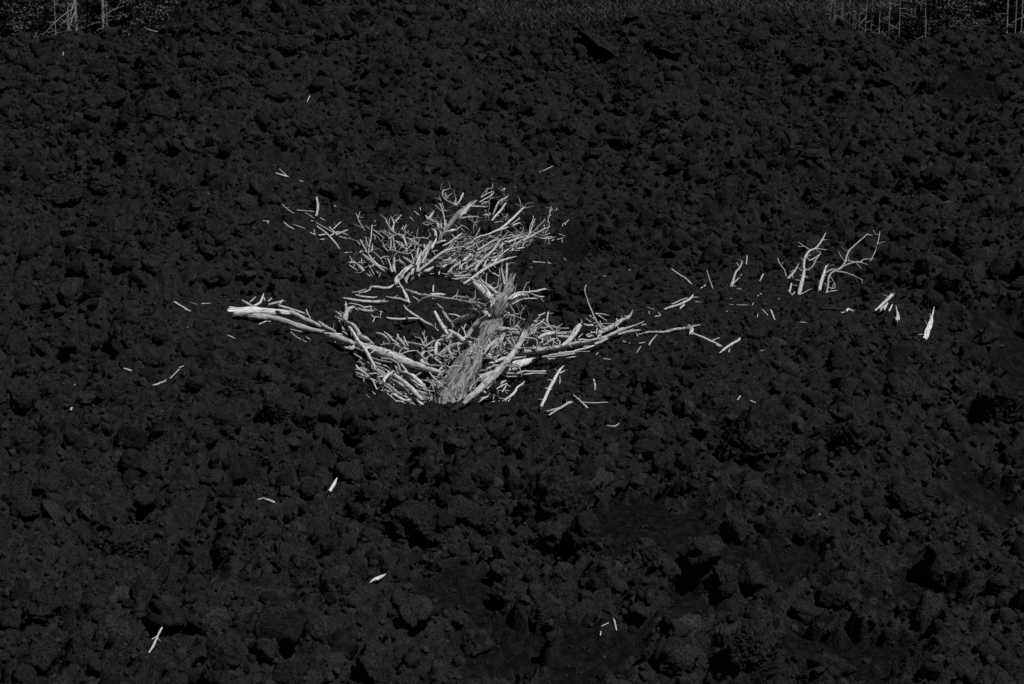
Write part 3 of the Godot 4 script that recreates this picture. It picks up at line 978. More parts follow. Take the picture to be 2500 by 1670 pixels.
	trace("loose", "K5", [["1:350 390 60 260 420 80 200 480 90 180 560 110 170 640 110", "grey curved limb stub hooked over at its top"], "0:200 420 50 190 300 24", "0:210 340 24 170 350 14", "0:340 390 40 420 450 16", "1:0 480 30 70 530 50 130 600 50", "1:80 480 20 120 490 14",
		["1:0 580 30 120 640 44 240 690 60 340 740 80 410 840 80 460 940 110 560 1000 110 660 1060 50", "grey twisted root bending over the long fallen limb"], "0:620 1010 24 690 1070 30 720 1110 14", "0:60 640 30 100 700 50 130 800 50 160 830 20", "0:120 860 30 190 890 30 210 920 20",
		["0,-0.3:260 780 60 360 930 70 450 1080 80 560 1200 80 630 1330 70 700 1450 70 760 1560 50", "straight bright pole leaning across the long fallen limb"], "0:0 920 60 90 910 44",
		["0:-70 950 110 100 1000 130 300 1080 120 400 1115 50", "pale log with a ragged splintered end beside the bright pole"], "0,0,f:200 1170 40 300 1180 80 370 1120 50",
		"0:780 890 40 900 920 50 960 970 40 1020 1050 30", "0:930 870 24 1010 930 40 1080 1020 40 1160 1080 40 1210 1100 24", "0,-0.1:1180 920 40 1200 1000 50 1270 1080 50 1310 1120 30", "0:1300 960 30 1340 1060 30 1380 1130 24", "0:1240 1000 30 1300 1090 40",
		"0:880 1110 24 1000 1090 30 1080 1090 30 1180 1140 60 1280 1180 80 1370 1200 60", "0:1350 1060 40 1450 1090 60 1580 1110 60 1720 1140 60", "0:915 1050 16 915 1090 12", "0:1820 1180 50 1890 1170 40", "0:1790 1240 60 1900 1220 60",
		"0:1560 1240 30 1650 1330 36 1740 1430 36 1800 1460 16", "0:1640 1280 24 1690 1220 20", "0:1770 1260 20 1860 1350 40 1960 1430 40 2100 1510 24", "0,0,f:1640 1400 70 1660 1460 90 1760 1490 60", "0:1740 1500 40 1900 1510 36 2050 1530 30",
		"0:1880 1320 30 1960 1310 40 2060 1340 44 2150 1310 30", "1:2120 1150 40 2200 1290 60 2230 1380 40", ["0,-0.1:1890 480 60 1960 620 70 2060 780 80 2140 910 60", "bright straight stub standing by the dark split limb"],
		["1:1940 330 30 2020 420 60 2100 560 60 2200 680 50 2250 770 30", "dark split limb leaning beside the bright straight stub"], "0:2200 960 60 2080 960 60 1960 1000 40 1840 1060 40 1760 1110 40", "0:2080 1000 60 1950 1050 60 1910 1150 70 1910 1300 50", "0:1980 1060 50 1980 1200 40 2010 1310 24"], "front", by)
	trace("loose", "K7", ["0:210 200 30 290 250 50 380 310 50 470 360 30", "1:280 350 24 350 370 30 420 400 16", ["1:470 420 90 600 490 110 720 560 110 830 630 90", "broad grey split log at the edge of the wood pile"], "2:450 470 60 600 580 60 720 660 60", "1:550 270 30 700 320 40 900 350 24",
		"0:620 420 20 760 470 36 880 540 30", "0:230 480 24 245 540 40 250 600 40", "0:270 480 60 330 530 50 440 580 36", "0,0,f:320 470 60 390 500 70", "0:260 560 40 400 620 44 560 680 30 720 740 24", "0:290 630 20 500 680 24",
		["0,-0.15:920 540 44 830 610 60 770 680 70 760 740 50", "short bright curved branch hooked over the wood pile"], "0:860 580 50 980 620 50", "0:850 650 24 990 780 24",
		["0,-0.1:960 590 70 1080 680 90 1200 770 100 1300 870 100 1420 990 90 1500 1080 60 1570 1170 40", "smooth pale bent limb running down to the trunk's foot"], "0:1100 400 30 1180 500 40 1220 560 50 1330 630 90 1450 730 90 1500 770 40", "0:1100 520 50 1220 600 40",
		"0:1240 670 40 1340 720 60 1430 770 50", "0:1420 780 50 1500 810 44 1580 840 24", "0:720 830 24 860 910 50 980 980 60 1060 1030 60 1180 1080 60 1320 1070 40", "0:860 800 40 1000 910 50 1150 1000 50 1280 1070 50", "0:1000 1100 60 1120 1110 50", "1:780 900 30 900 1010 30 1020 1110 24",
		"0:1280 1010 30 1370 1070 50 1480 1150 60 1560 1190 40", "0:1280 1130 30 1400 1180 60 1520 1200 40", "0:1380 900 40 1500 930 50 1650 970 60", "1:1450 990 24 1560 1060 30 1680 1040 20", "0:1460 1000 24 1560 1090 30 1720 1210 14", "0:1700 1270 10 1720 1215 10",
		"1:940 700 40 1060 760 80 1120 800 60", "1:1500 690 30 1620 720 60 1750 800 60", "0,-0.1:1640 550 24 1720 650 30 1840 760 50 1850 820 40", "0:1680 690 30 1770 740 24", "0:1380 600 20 1450 560 30", "0:1720 620 16 1820 630 14",
		"1:620 620 40 800 760 60 950 850 40", "1:980 700 40 1150 850 60 1250 960 30", "1:720 760 30 900 880 36 1000 930 20", "1:1180 600 30 1260 700 40 1330 790 30", "2:1000 520 60 1200 640 70 1350 800 50", "1:1520 860 30 1600 900 50 1680 900 30", "1:660 540 40 760 600 40",
		"0:540 910 14 620 990 40 720 1080 40 790 1165 30", "0:780 1050 24 850 1110 36 910 1165 24", "0:420 960 12 480 1020 12 560 1060 8 620 1040 6", "0:370 670 20 378 720 20", "0:235 1105 14 255 1095 12"], "front", by)
	trace("loose", "K8", [["0,0,f:1070 550 130 1250 480 180 1400 430 150 1530 390 90", "broad bright slab of split wood under the long limb"], ["0:1310 630 50 1420 600 44 1600 605 44 1800 605 50", "forked pale branch pointing away from the trunk"], "0:1330 700 30 1430 660 36 1600 640 36 1800 640 36",
		"1:1000 640 40 1150 640 40 1300 640 30", "0:970 665 24 1050 690 20", "1:1080 700 30 1250 700 24", "0:700 940 40 800 860 50 900 800 30", "0:840 900 70 930 840 80 1030 790 40", "0:880 940 24 980 880 30 1080 830 20", "0:900 720 20 960 770 24 1000 910 12",
		"1:620 990 70 700 1030 60 780 1050 40", ["0:990 1180 24 1080 1120 40 1180 1050 60 1240 980 50 1270 910 40 1380 840 40", "knotty pale branch with a hollow tip standing beside the wood pile"], "0:1100 1180 20 1160 1110 24", "0:910 1110 20 1030 1130 18", "0:820 1190 40 930 1170 20",
		"0:990 990 24 1060 880 30", "0:1050 960 16 1110 970 16", "1:1170 360 60 1400 320 70 1700 300 70", "2:1180 300 60 1400 285 60 1720 250 60"], "front", by)
	trace("loose", "K8", [["0:1740 1270 60 1820 1090 66 1920 880 70 2000 730 64 2080 590 50 2160 500 20", "single straight bright stick standing up beside the wood pile"], "0:2090 640 40 2180 590 16", "0:2090 690 16 2095 790 30 2085 850 10",
		"1:1840 1365 24 2000 1320 30", "1:1900 1430 40 2050 1330 50 2274 1200 60", "2:1880 1420 30 1990 1340 30 2090 1260 24", "0:2210 575 12 2225 572 12"], "ground", "lying on rubble near the straight standing stick")
	var right := "in the tangle along the long pale limb"
	trace("loose", "K9", ["2,0.05:-80 1440 60 300 1400 80 760 1300 90 1100 1250 70 1220 1220 40", "1:1210 1250 60 1310 1210 70 1420 1150 60", "0:500 1420 24 750 1400 26 860 1370 30 1050 1330 40 1220 1270 30", "0:1000 1310 36 1090 1290 24", "0:200 1500 30 450 1450 40 800 1420 30", "1:260 1510 24 600 1470 30 800 1440 20",  # first piece: dark log put in for the long limb's black underside
		"0:300 1540 20 600 1520 24 800 1500 20", "0:820 1400 24 1090 1395 14", ["1:1220 1060 100 1400 980 110 1600 880 100 1700 800 70 1780 760 50 1830 750 60 1890 680 50 1920 620 30", "grey hollow limb rising beside the tall thin stick"], "0:1760 720 20 1810 720 16", "0:1610 770 24 1625 830 20",
		"2:1900 690 60 1960 620 60 2080 600 20", "1:1650 1070 40 1800 1020 50 1950 1000 50 2060 985 30", "1:1870 990 20 2010 920 20", "0:2085 895 20 2165 880 16", ["0:1340 980 40 1270 890 40 1200 770 36 1140 640 30 1100 540 30 1050 400 24 1005 270 22 1003 190 22 1030 120 16", "tall thin bent stick standing up from the tangle"],
		"0:1050 440 14 1095 540 20", "0:1215 670 20 1320 680 24 1450 705 18", "0:1215 675 16 1310 740 24 1410 805 20", "0:1010 750 12 1060 800 24 1140 840 24 1210 860 20", "0:930 800 20 955 840 14", "0:980 870 20 1020 890 36 1160 895 44 1230 920 30", "0:1110 720 30 1170 780 50", "0:1270 860 16 1560 870 24",
		"0:1300 880 40 1380 940 30", "0:1295 860 24 1297 815 14", "0:1250 930 24 1220 1010 16", "0:1020 1080 20 1120 1060 30 1210 1060 20", "0:1120 1010 20 1140 1060 30 1160 1110 14", "0:1060 1110 40 1120 1100 40", "0:1250 1110 30 1290 1080 50", "0:1300 1110 40 1310 1090 30",
		["0:300 650 30 285 740 30 285 850 30 330 940 50 400 1000 30", "bent pale stick standing up behind the stout stub"], "0:20 920 14 100 880 20 170 830 24 220 780 20", "0:200 840 40 260 890 40 300 920 20", "0:370 930 20 500 950 20 690 950 24", "0:120 710 34 230 665 26",
		"0:110 1140 40 180 1090 60 300 1060 80 420 1040 60", "0:420 1040 20 600 1025 20 780 1030 20", "0:460 1060 30 640 1050 30", "0:470 1100 50 580 1115 60 700 1120 50", "0:330 1120 20 410 1210 24 490 1260 20", "0:460 1130 20 530 1210 24 510 1260 14", "0,0,f:100 1330 30 250 1230 50 380 1170 60 460 1130 40",
		"0:880 1130 24 960 1060 14", "0:900 1160 30 1100 1180 30", "0:870 1170 24 940 1220 20", "0:0 1330 50 50 1330 60", "0:30 820 40 70 825 40", "0:180 1010 30 300 1010 30"], "front", right)
	trace("loose", "C", [["0:600 1140 80 680 1140 92 760 1140 84 900 1140 50 1000 1145 30", "thick pale log with a squarely broken end, farthest along the fallen limb"], "0:690 1165 60 830 1180 50 940 1210 50 1050 1250 50 1180 1280 34", "0:890 1090 24 960 1110 24 1070 1145 20", "1:1000 1150 36 1080 1190 36 1190 1240 34",
		"1:1200 1220 24 1250 1255 30 1310 1285 24", "0:1240 1300 24 1350 1305 16", "1,0,f:1280 1320 30 1380 1360 50 1470 1390 60", "0,0,f:1400 1410 24 1460 1400 30", "0:505 1100 20 570 1108 14", "1:600 1045 12 640 1075 26 700 1100 20", "1:660 1060 14 700 1020 10", "0:690 1090 24 740 1060 20 760 1000 12",
		"0:770 1045 10 760 1010 8", "0:800 1080 20 900 1055 20", "1:800 1050 14 825 1030 14", "0:890 1070 14 900 1050 12", "0:730 1230 8 790 1205 12 840 1220 8", "0:1090 1120 14 1120 1185 12", "0:980 1270 10 1050 1285 10", "1:975 1290 10 1020 1330 12 1090 1365 10", "0:1095 1330 8 1120 1345 8"], "ground", "lying along the fallen limb's broken end")
	tangle("front", [[1230, 775], [1300, 760], [1345, 790], [1380, 830], [1300, 850], [1235, 850]], 46, 28, 28, Vector2(14, 44), Vector2(1.6, 5.0), "front", right)
	tangle("loose", [[880, 880], [960, 890], [1070, 960], [1060, 985], [960, 975], [880, 910]], 42, -36, 12, Vector2(20, 60), Vector2(2.0, 6.0), "front", by)
	tangle("front", [[1020, 800], [1090, 790], [1110, 880], [1080, 910], [1030, 890]], 26, 60, 50, Vector2(12, 36), Vector2(1.8, 5.0), "front", by)
	tangle("loose", [[1180, 920], [1240, 915], [1250, 960], [1190, 975]], 22, 40, 40, Vector2(10, 30), Vector2(1.6, 4.0), "front", by)
	tangle("front", [[1220, 810], [1260, 800], [1270, 860], [1215, 880]], 22, 60, 45, Vector2(12, 36), Vector2(2.0, 6.0), "front", by)
	tangle("front", [[1078, 862], [1112, 850], [1118, 900], [1088, 942], [1064, 935]], 30, 65, 50, Vector2(10, 30), Vector2(1.4, 4.0), "front", by, -0.26)
	tangle("front", [[1140, 832], [1200, 842], [1215, 872], [1150, 862]], 18, 50, 45, Vector2(10, 26), Vector2(1.4, 4.0), "front", by, -0.24)
	tangle("front", [[1048, 930], [1076, 930], [1072, 985], [1048, 985]], 16, -50, 40, Vector2(10, 26), Vector2(1.4, 3.6), "front", by, -0.28)
	tangle("front", [[1150, 930], [1185, 900], [1215, 900], [1190, 980], [1150, 985]], 18, 35, 30, Vector2(12, 34), Vector2(1.4, 4.0), "front", by, -0.1)
	# ---------------- logs lying between the two trees
	trace("loose", "K3", [["0:1020 930 26 1060 1040 30 1120 1140 44 1190 1290 70 1240 1400 40", "pale branch meeting another at a sharp angle, between the two dead trees"], ["0:820 1290 24 900 1310 40 1050 1330 60 1180 1370 70 1250 1395 40", "short pale log lying against the angled branch"], "0:1010 1100 16 1070 1100 20",
		["0:510 1100 40 640 1110 56 780 1130 56 880 1110 50 950 1055 16", "pale split log tapering to a point, above two parallel logs"], "0:160 1205 14 290 1185 14 400 1150 14", "1:290 1215 24 400 1200 40 490 1160 40 500 1120 24", ["0:240 1260 30 320 1280 44 450 1300 50 570 1305 44 605 1295 24", "shorter of two parallel pale logs"],
		["0:20 1320 30 120 1340 60 300 1370 60 440 1385 64 600 1390 66 750 1385 60", "longer of two parallel pale logs, cracked across its middle"], "0:120 1420 22 200 1430 24 290 1450 26 380 1490 34 510 1480 28", "0:300 1520 30 400 1550 50 520 1560 40", "0:1300 1240 24 1370 1200 28",
		"0:1550 1250 30 1640 1280 40 1690 1290 30", "0,0,f:1710 1245 60 1870 1245 56", "0:1690 1325 30 1830 1325 26", "0:2140 1275 16 2274 1290 18", "0:1705 1190 34 1710 1075 30", "0:1330 1295 20 1400 1340 20 1440 1370 12", "0:20 445 16 145 435 10"], "ground", "lying between the two dead trees")
	trace("loose", "K5", [["0:1310 370 20 1350 430 50 1500 540 56 1620 620 56 1730 690 50 1840 745 40", "straight pale branch slanting across another on bare rubble"], "0:1280 480 14 1330 440 20", ["0:970 590 24 1040 610 50 1200 625 48 1400 610 48 1540 610 40", "level pale branch touching the slanting one"],
		"0:680 540 20 720 580 30 800 580 24 860 595 16", "0:740 600 20 720 650 24 700 685 12", "0:850 570 12 870 480 16", "0:830 470 14 880 480 20", "0:730 410 10 780 450 12", "0:440 420 30 530 460 40 650 470 40", "0:670 410 20 675 480 20"], "ground", "lying between the two dead trees")
	# ---------------- the rear tree
	trace("rear", "K3", [["3:1370 960 240 1380 880 225 1470 640 200 1580 400 150 1720 250 120 1850 90 115 1910 20 120 2010 -80 95 2110 -210 90 2207 -300 130 2300 -390 75 2420 -510 40 2510 -550 24", "weathered trunk of the rear tree, splintered along one side", "trunk"],
		"0,-0.1:360 480 44 440 550 64 540 630 70 640 700 60 750 790 50", "0:310 450 20 330 400 14 345 440 10", "0:480 500 40 560 600 40 680 700 40 820 750 20", "0:110 520 20 160 590 16 240 650 20 340 730 26 420 830 26 500 905 16", "0:110 640 40 200 640 40 250 670 26 360 780 40 430 830 24", "0:120 700 24 200 750 28 260 790 14",
		"0:380 560 12 270 645 12", "0:380 600 16 460 650 18 560 720 30 650 830 40", "0:470 690 14 530 780 14 570 860 14", "0:480 800 10 540 900 10", "0:330 580 10 340 650 10", "0:960 830 70 950 720 60 960 600 50 960 540 40", "0:920 820 40 890 700 30 840 560 24", "0:840 520 24 760 525 20 700 560 16", "0:740 530 14 800 570 12",
		"0,-0.2:1000 1040 70 990 960 70 1020 900 50 1100 820 50 1180 740 40", "0,-0.2:1140 830 60 1220 760 60 1300 700 40", "0,-0.2:1190 990 50 1220 910 50 1250 850 40", "0,-0.2:1160 960 30 1200 900 30", "0,-0.2:1060 960 40 1120 900 50", "0,-0.2:1270 680 24 1150 790 26 1060 900 30", "1:1140 540 40 1220 590 60 1290 650 50", "1:1080 620 60 1130 650 60",
		"0,-0.2:1420 800 60 1560 690 60 1700 580 56 1860 460 54 2000 390 44 2140 350 30 2287 335 26 2340 370 24 2490 405 22", "0,-0.1:1530 790 80 1600 790 90 1680 740 40", "0:1900 310 24 2020 250 28 2140 150 28 2250 80 20", "1:1910 710 50 2010 650 60 2120 590 50", "1:1890 600 40 2050 570 40", "0:2000 810 40 2070 750 60 2180 660 50",
		"0:2060 810 16 2050 830 8", "0:2215 610 22 2218 760 20", "0:1780 660 14 1900 640 14 2020 625 10", "0:1660 850 14 1710 845 10", "0:1820 840 30 1830 810 20", "0:1780 710 14 1860 705 10", "0:700 540 12 730 610 12 760 680 10", "0,-0.12:1640 420 20 1700 420 18 1790 400 14", "0,-0.12:1480 500 40 1560 380 36 1640 240 20", "0,-0.1:1690 330 60 1740 240 50 1765 170 16", "0:1590 420 30 1540 340 24 1530 280 12", "0,-0.14:1380 700 60 1430 560 50 1480 420 20", "1,-0.14:1500 640 50 1560 500 60 1610 360 24", "0,-0.14:1420 860 60 1400 760 70 1440 640 40", "0,-0.14:1300 860 60 1320 770 60", "0,-0.12:1800 260 50 1900 220 40 2000 215 20", "0,-0.12:1560 300 20 1600 400 26 1620 480 20"], "rear")
	trace("rear", "K1", ["0,-0.1:1925 870 28 1922 740 24 1890 600 22 1835 450 20", "0:1945 880 22 1950 770 16", "0:1890 620 14 1740 470 10", "0:1820 310 14 1850 395 12", "0:1865 430 12 1890 485 12 1910 560 10 1950 600 6", "0:2270 270 34 2220 380 30 2165 450 22 2140 480 16", "0:2170 495 22 2100 460 30 2000 410 22 1940 370 18 1895 310 14 1880 240 12 1925 180 8",
		"0:1950 370 14 1990 310 12 2055 255 8", "0:1940 330 8 1945 240 6", "0:2100 440 14 2145 360 8", "0:2140 480 20 2120 410 10", "1:2100 660 14 1980 690 14 1830 715 12 1690 725 8", "0,0,f:1620 740 60 1680 650 50 1720 600 30", "0,0,f:1600 740 50 1560 680 30", "0:1640 740 40 1700 790 40 1780 800 30", "0:1650 750 18 1760 755 14",
		"0:1860 970 90 1810 870 80 1770 810 50", "0:1880 940 50 1850 820 16", "0:1755 1070 60 1740 980 60 1670 930 30", "0:1760 1050 40 1730 930 30", "0,-0.1:1950 1005 80 2050 970 60 2140 945 30", "0:2115 985 14 2140 945 10", "0:1740 820 14 1650 838 14 1550 855 20", "0:1550 850 30 1510 830 20", "0:1600 860 14 1620 970 10", "0:1640 1020 16 1670 1090 10",
		"0:1260 1130 24 1360 1110 26 1480 1105 26 1590 1115 26", "0:1525 1100 18 1520 1080 12", "0:1600 1100 12 1650 1060 8", "0:1240 1120 20 1330 1170 20 1420 1220 22", "0:1090 1070 36 1000 1030 40 930 980 36 880 900 28 830 830 28 790 740 24 740 700 14 700 660 10", "0:930 950 40 940 880 36 970 810 24 1040 730 24 1090 670 18", "0:895 700 12 940 790 16 950 840 18",
		"0:870 730 8 865 840 10", "0:695 965 20 780 1025 20 860 1090 22", "0:770 945 10 830 1010 12 880 1060 12", "0:850 970 12 900 1050 12", "0:890 1090 24 900 1200 26 885 1340 26", "0:905 960 16 935 1070 18 950 1170 20 980 1330 26", "0:860 1110 18 960 1060 20 1080 1040 20", "0:1120 1060 40 1160 1150 40 1190 1250 44 1200 1390 40", "0:1230 1110 20 1150 1090 20",
		"0:1110 930 30 1160 980 24 1220 1020 22 1270 1050 18", "0:1150 930 20 1190 850 12", "0:1110 930 18 1075 940 10", "0:1110 920 14 1130 880 10", "0:1215 1010 14 1225 970 8", "0:1290 1010 14 1315 995 12", "0:980 1160 30 1050 1190 28 1120 1210 24", "0:1000 1180 18 1080 1250 20 1160 1300 18", "0:1310 1190 18 1240 1290 18 1140 1370 20",
		"0:920 1320 20 1000 1365 22 1100 1390 24 1220 1410 24 1300 1360 18 1360 1305 14", "1:1220 1220 40 1400 1240 40 1540 1260 30", "1:1430 1240 40 1410 1340 44 1390 1500 44", "0:1290 1420 24 1320 1500 20 1335 1600 16", "0:560 950 16 640 1010 18 720 1070 16 770 1100 10", "0:415 870 10 500 960 12", "0:555 1030 12 590 1080 14 595 1130 10",
		"0:400 960 10 350 890 14 300 810 14 270 740 12 230 635 10", "0:270 710 8 295 640 6", "0:470 1400 24 480 1260 26 510 1130 26 525 980 28 535 860 24", "0:470 1270 18 430 1180 16 415 1080 14", "0:560 1550 40 480 1440 36 420 1340 34 360 1240 30 310 1150 34", "1:300 1240 30 260 1170 24 190 1150 16 80 1115 14 0 1090 20", "0:540 1220 10 545 1310 10 520 1370 10",
		"0:500 1370 8 555 1250 8", "0:550 1360 10 640 1430 12 700 1500 12"], "rear")
	trace("rear", "K2", ["0:120 680 40 200 560 40 310 430 34 400 390 20", "0:170 640 36 280 500 36 410 400 20", "0:200 640 24 260 540 20 280 520 16", "0:0 750 40 150 720 36 300 705 32 440 695 26", "0:440 700 10 455 630 10", "0:455 700 12 375 865 12", "0:190 655 14 280 740 16 350 800 18 430 880 14", "0:100 780 14 110 750 10", "0:60 810 16 100 850 18 150 870 14",
		"0:130 930 26 185 990 20", "0:60 1030 20 50 950 20 90 900 16 140 880 10", "0:130 510 20 190 500 16", "0:280 500 24 420 500 28 560 510 28 620 510 20", "0:510 460 14 570 480 20 640 515 20", "0:640 510 18 645 640 14", "0:560 665 30 610 655 26 680 635 14", "0:620 670 24 665 770 18", "0:595 710 16 603 790 14", "0:570 580 12 600 575 14 590 610 10",
		"0:480 420 18 560 370 20 640 330 22 740 250 24", "0:500 330 14 620 260 16 740 210 12", "0:500 325 8 560 240 8 625 160 8 665 150 6", "0:690 215 8 710 150 8 730 80 8", "0:650 420 8 680 360 8 710 290 6", "0:510 460 10 610 410 8 650 420 6", "0:825 150 10 880 190 12 920 215 12", "0:880 125 10 930 180 12", "0:945 180 26 930 275 20",
		"1:760 600 40 800 500 44 840 420 40 930 360 40 1000 320 30 1025 280 12", "0:890 470 14 905 400 16", "0:940 370 10 1000 395 10", "0:715 770 30 780 690 44 880 580 44 950 480 36 985 430 16", "0:950 450 14 940 400 8", "0:735 805 10 750 760 10", "0:770 690 12 730 680 14 750 630 10", "0:820 690 10 850 670 10", "0:770 810 14 850 790 14 925 795 10", "1:1010 640 8 970 765 8",
		"0:360 1140 16 480 1075 26 600 1045 30 700 1010 32 850 945 40 960 870 44 1100 740 44 1230 610 36 1310 540 26 1350 510 10", "0:860 955 30 1050 890 30 1180 840 30 1240 820 18", "0:1280 600 12 1330 645 12", "0:1290 540 8 1295 515 6", "0:1100 840 14 1180 780 14 1240 715 12", "0:1200 760 14 1250 745 8", "0:1050 810 10 1130 890 12 1200 970 14 1280 1030 16 1330 1080 16", "0:1270 1050 12 1280 990 8",
		"0:1380 1110 20 1450 980 22 1480 900 18 1500 810 16 1540 740 12", "0:1430 990 14 1450 870 12 1490 780 10 1507 690 6", "0:1400 1060 14 1480 990 14 1550 945 14 1640 850 10 1740 740 8", "0:1300 1160 50 1420 1100 40 1530 1040 36 1680 950 30 1810 895 24", "0:1510 1010 16 1580 1000 18", "0:1710 860 14 1725 950 16 1740 1020 10", "0:1740 1000 10 1790 930 8",
		"0:1770 810 10 1800 720 14 1820 620 12 1855 500 8", "0:1830 610 8 1865 545 6", "0:1810 690 8 1840 665 6", "0:1790 770 8 1810 830 8 1805 890 6", "0:1500 1070 30 1600 1090 26 1700 1120 26 1830 1120 22 1870 1090 12", "0:1640 1070 10 1700 1000 8", "0:1650 1070 10 1740 1045 8 1815 1015 6", "0:1700 1110 16 1860 1080 10", "0:1760 1090 12 1840 1080 10", "0:1430 1150 16 1530 1140 14"], "rear")
	trace("rear", "K4", ["0,-0.3:180 1040 40 350 920 60 530 790 64 700 690 66 870 610 56 1020 560 44 1170 520 16", "0:740 690 24 780 725 16", "0:440 920 40 560 870 50 650 820 44 690 800 24", "0:690 805 24 760 850 30 850 905 30", "0:560 720 40 600 620 26 660 520 20", "0,-0.2:390 800 50 430 700 60 560 560 60 640 490 60 760 370 50 850 230 40 930 150 30 1010 60 14",
		"0:700 480 44 790 450 20", "0:720 600 40 780 520 24", "0:760 620 50 860 520 44 940 440 30 1030 380 16", "0:800 600 24 890 540 14", "0:600 690 14 760 600 12", "0:220 760 18 330 690 22 450 610 24 510 590 16", "0:200 800 16 240 670 12", "0:590 120 26 700 150 28 850 185 28", "0:550 230 12 590 130 10", "0:390 230 18 450 360 16",
		"0:0 190 30 80 130 30 135 80 16", "0:0 240 24 150 140 30 230 100 24 280 60 14", "0:0 900 40 150 890 44 300 870 30", "0:0 960 24 130 930 30 260 920 24", "1:450 390 40 600 300 44 740 220 40 830 200 24", "1:440 450 30 640 380 30 780 270 24", "0:350 420 20 410 450 20 450 500 18", "0:290 500 20 400 500 22 510 545 20", "0:515 540 14 520 480 10", "0:330 520 50 380 580 50 440 620 36",
		"0:170 600 50 240 540 60 290 490 40", "0:0 700 50 60 660 50 80 640 30", "0:100 610 24 98 760 18", "0:1090 395 26 1200 370 30 1320 350 30", "0:1300 345 20 1310 290 24 1350 245 20 1405 230 10", "0:1105 370 16 1115 300 18 1150 240 14", "0:1030 410 10 1250 400 10", "0:860 360 30 920 280 40 940 250 24", "0:960 240 40 1000 230 24", "0:1040 240 40 1160 190 36 1280 150 32 1400 120 30 1440 90 20"], "rear")
	trace("front", "K4", ["1,0.3:960 1060 50 940 950 50 905 800 30 905 690 16", "1,0.3:880 1000 40 870 830 50 860 750 24", "1,0.3:985 1040 40 995 800 50 1000 660 40"], "front")
	tangle("rear", [[1060, 640], [1120, 580], [1180, 570], [1290, 570], [1330, 580], [1250, 610], [1190, 650], [1120, 680]], 125, 30, 16, Vector2(12, 52), Vector2(1.2, 4.0), "rear")
	tangle("rear", [[935, 570], [985, 560], [1030, 600], [1020, 650], [960, 665], [930, 640]], 30, 75, 55, Vector2(8, 26), Vector2(1.4, 3.0), "rear")
	tangle("rear", [[1110, 665], [1160, 650], [1160, 680], [1115, 690]], 14, 12, 14, Vector2(14, 34), Vector2(1.5, 4.0), "rear")
	# ---------------- bare snags
	trace("snag_tall", "E", [["0:655 755 40 680 640 44 705 540 36 718 470 26 710 410 24 735 330 24 770 285 26 830 260 18 880 190 16 920 120 10", "", "trunk"], "0:830 262 10 930 275 8", "0:895 180 8 928 178 6", "0:770 375 10 820 350 12 870 315 8", "0:755 465 12 800 430 14 830 365 12 870 315 8", "0:735 460 10 760 465 10", "0:765 270 8 710 235 8 670 205 6", "0:715 240 6 665 243 5",
		"0:695 360 10 720 400 12", "0:740 340 10 775 325 8", "0:745 350 8 770 375 6", "0:700 475 6 670 460 5", "0:725 525 6 750 525 6", "0:665 565 10 640 560 8", "0:650 615 6 610 615 5", "0:690 520 5 675 515 5"], "snag_tall")
	trace("snag_stout", "E", [["0:848 800 30 860 680 34 880 580 34 905 500 32 930 430 20", "", "trunk"], "0:905 510 18 950 475 18 1020 455 14", "0:905 515 8 930 520 8", "0:880 605 8 905 550 8"], "snag_stout")
	trace("snag_curved", "E", [["0:795 820 24 860 770 24 920 700 22 945 620 18 950 540 20 985 490 18 1050 460 24 1100 410 26 1120 340 18 1150 280 18 1220 210 14 1320 125 10", "", "trunk"], "0:1320 128 6 1365 135 4", "0:1020 480 14 1100 490 14 1190 520 10 1275 560 6", "0:1070 440 14 1150 405 14 1230 390 12 1315 412 8", "0:1125 375 8 1240 395 10 1290 365 8 1380 362 5",
		"0:1350 380 6 1395 290 7 1425 190 7 1440 100 5", "0:1435 130 6 1400 125 6 1378 85 4", "0:1215 400 5 1260 450 4", "0:945 675 10 1030 660 8", "0:950 635 8 1005 642 8 1010 600 6 970 530 5", "0:950 580 6 970 578 5"], "snag_curved")
	trace("snag_forked", "E", [["0:530 590 24 580 530 26 630 475 20 665 410 8", "", "trunk"], "0:545 520 12 530 470 10 480 400 10 465 355 10"], "snag_forked")
	trace("snag_small", "D", [["0:1985 640 20 1995 570 20 2020 490 18 2060 440 16 2085 385 6", "", "trunk"], "0:2050 430 8 2030 400 6", "0:1990 600 14 2050 545 10", "0:1960 640 10 1990 560 10", "0:2010 620 10 2030 640 6"], "snag_small")
	# ---------------- single pieces scattered over the flow
	var alone := "lying alone on the black rubble"
	trace("loose", "E", ["0:575 680 20 595 600 16", "0:565 665 10 600 700 10", "0:600 705 10 630 675 10", "0:480 745 14 505 748 10", "0:400 855 16 435 940 14", "0:325 850 16 370 900 10", "0:685 965 10 735 970 8", ["2:870 830 20 980 835 30 1080 850 24", "charred log at the foot of the curved bare snag"], "0:1120 860 24 1140 840 24 1175 855 20", "1:1070 875 16 1100 870 16",
		["0:1400 850 20 1460 800 30 1520 740 34 1560 705 40", "stout pale stump leaning over, club-shaped at its top", "leaning_stump"], "0:1480 840 30 1510 790 16", "0:1530 860 18 1555 805 14", "0:1440 850 30 1480 820 30", "0:1600 945 30 1610 900 24 1595 810 6", "0:1620 945 24 1615 880 16",
		["0,0,f:1870 1130 48 1900 1040 56 1925 970 46 1943 890 14 1960 820 6", "upright pale split plank ending in a long thin spike", "split_plank"]], "ground", "stuck in rubble near the bare snags")
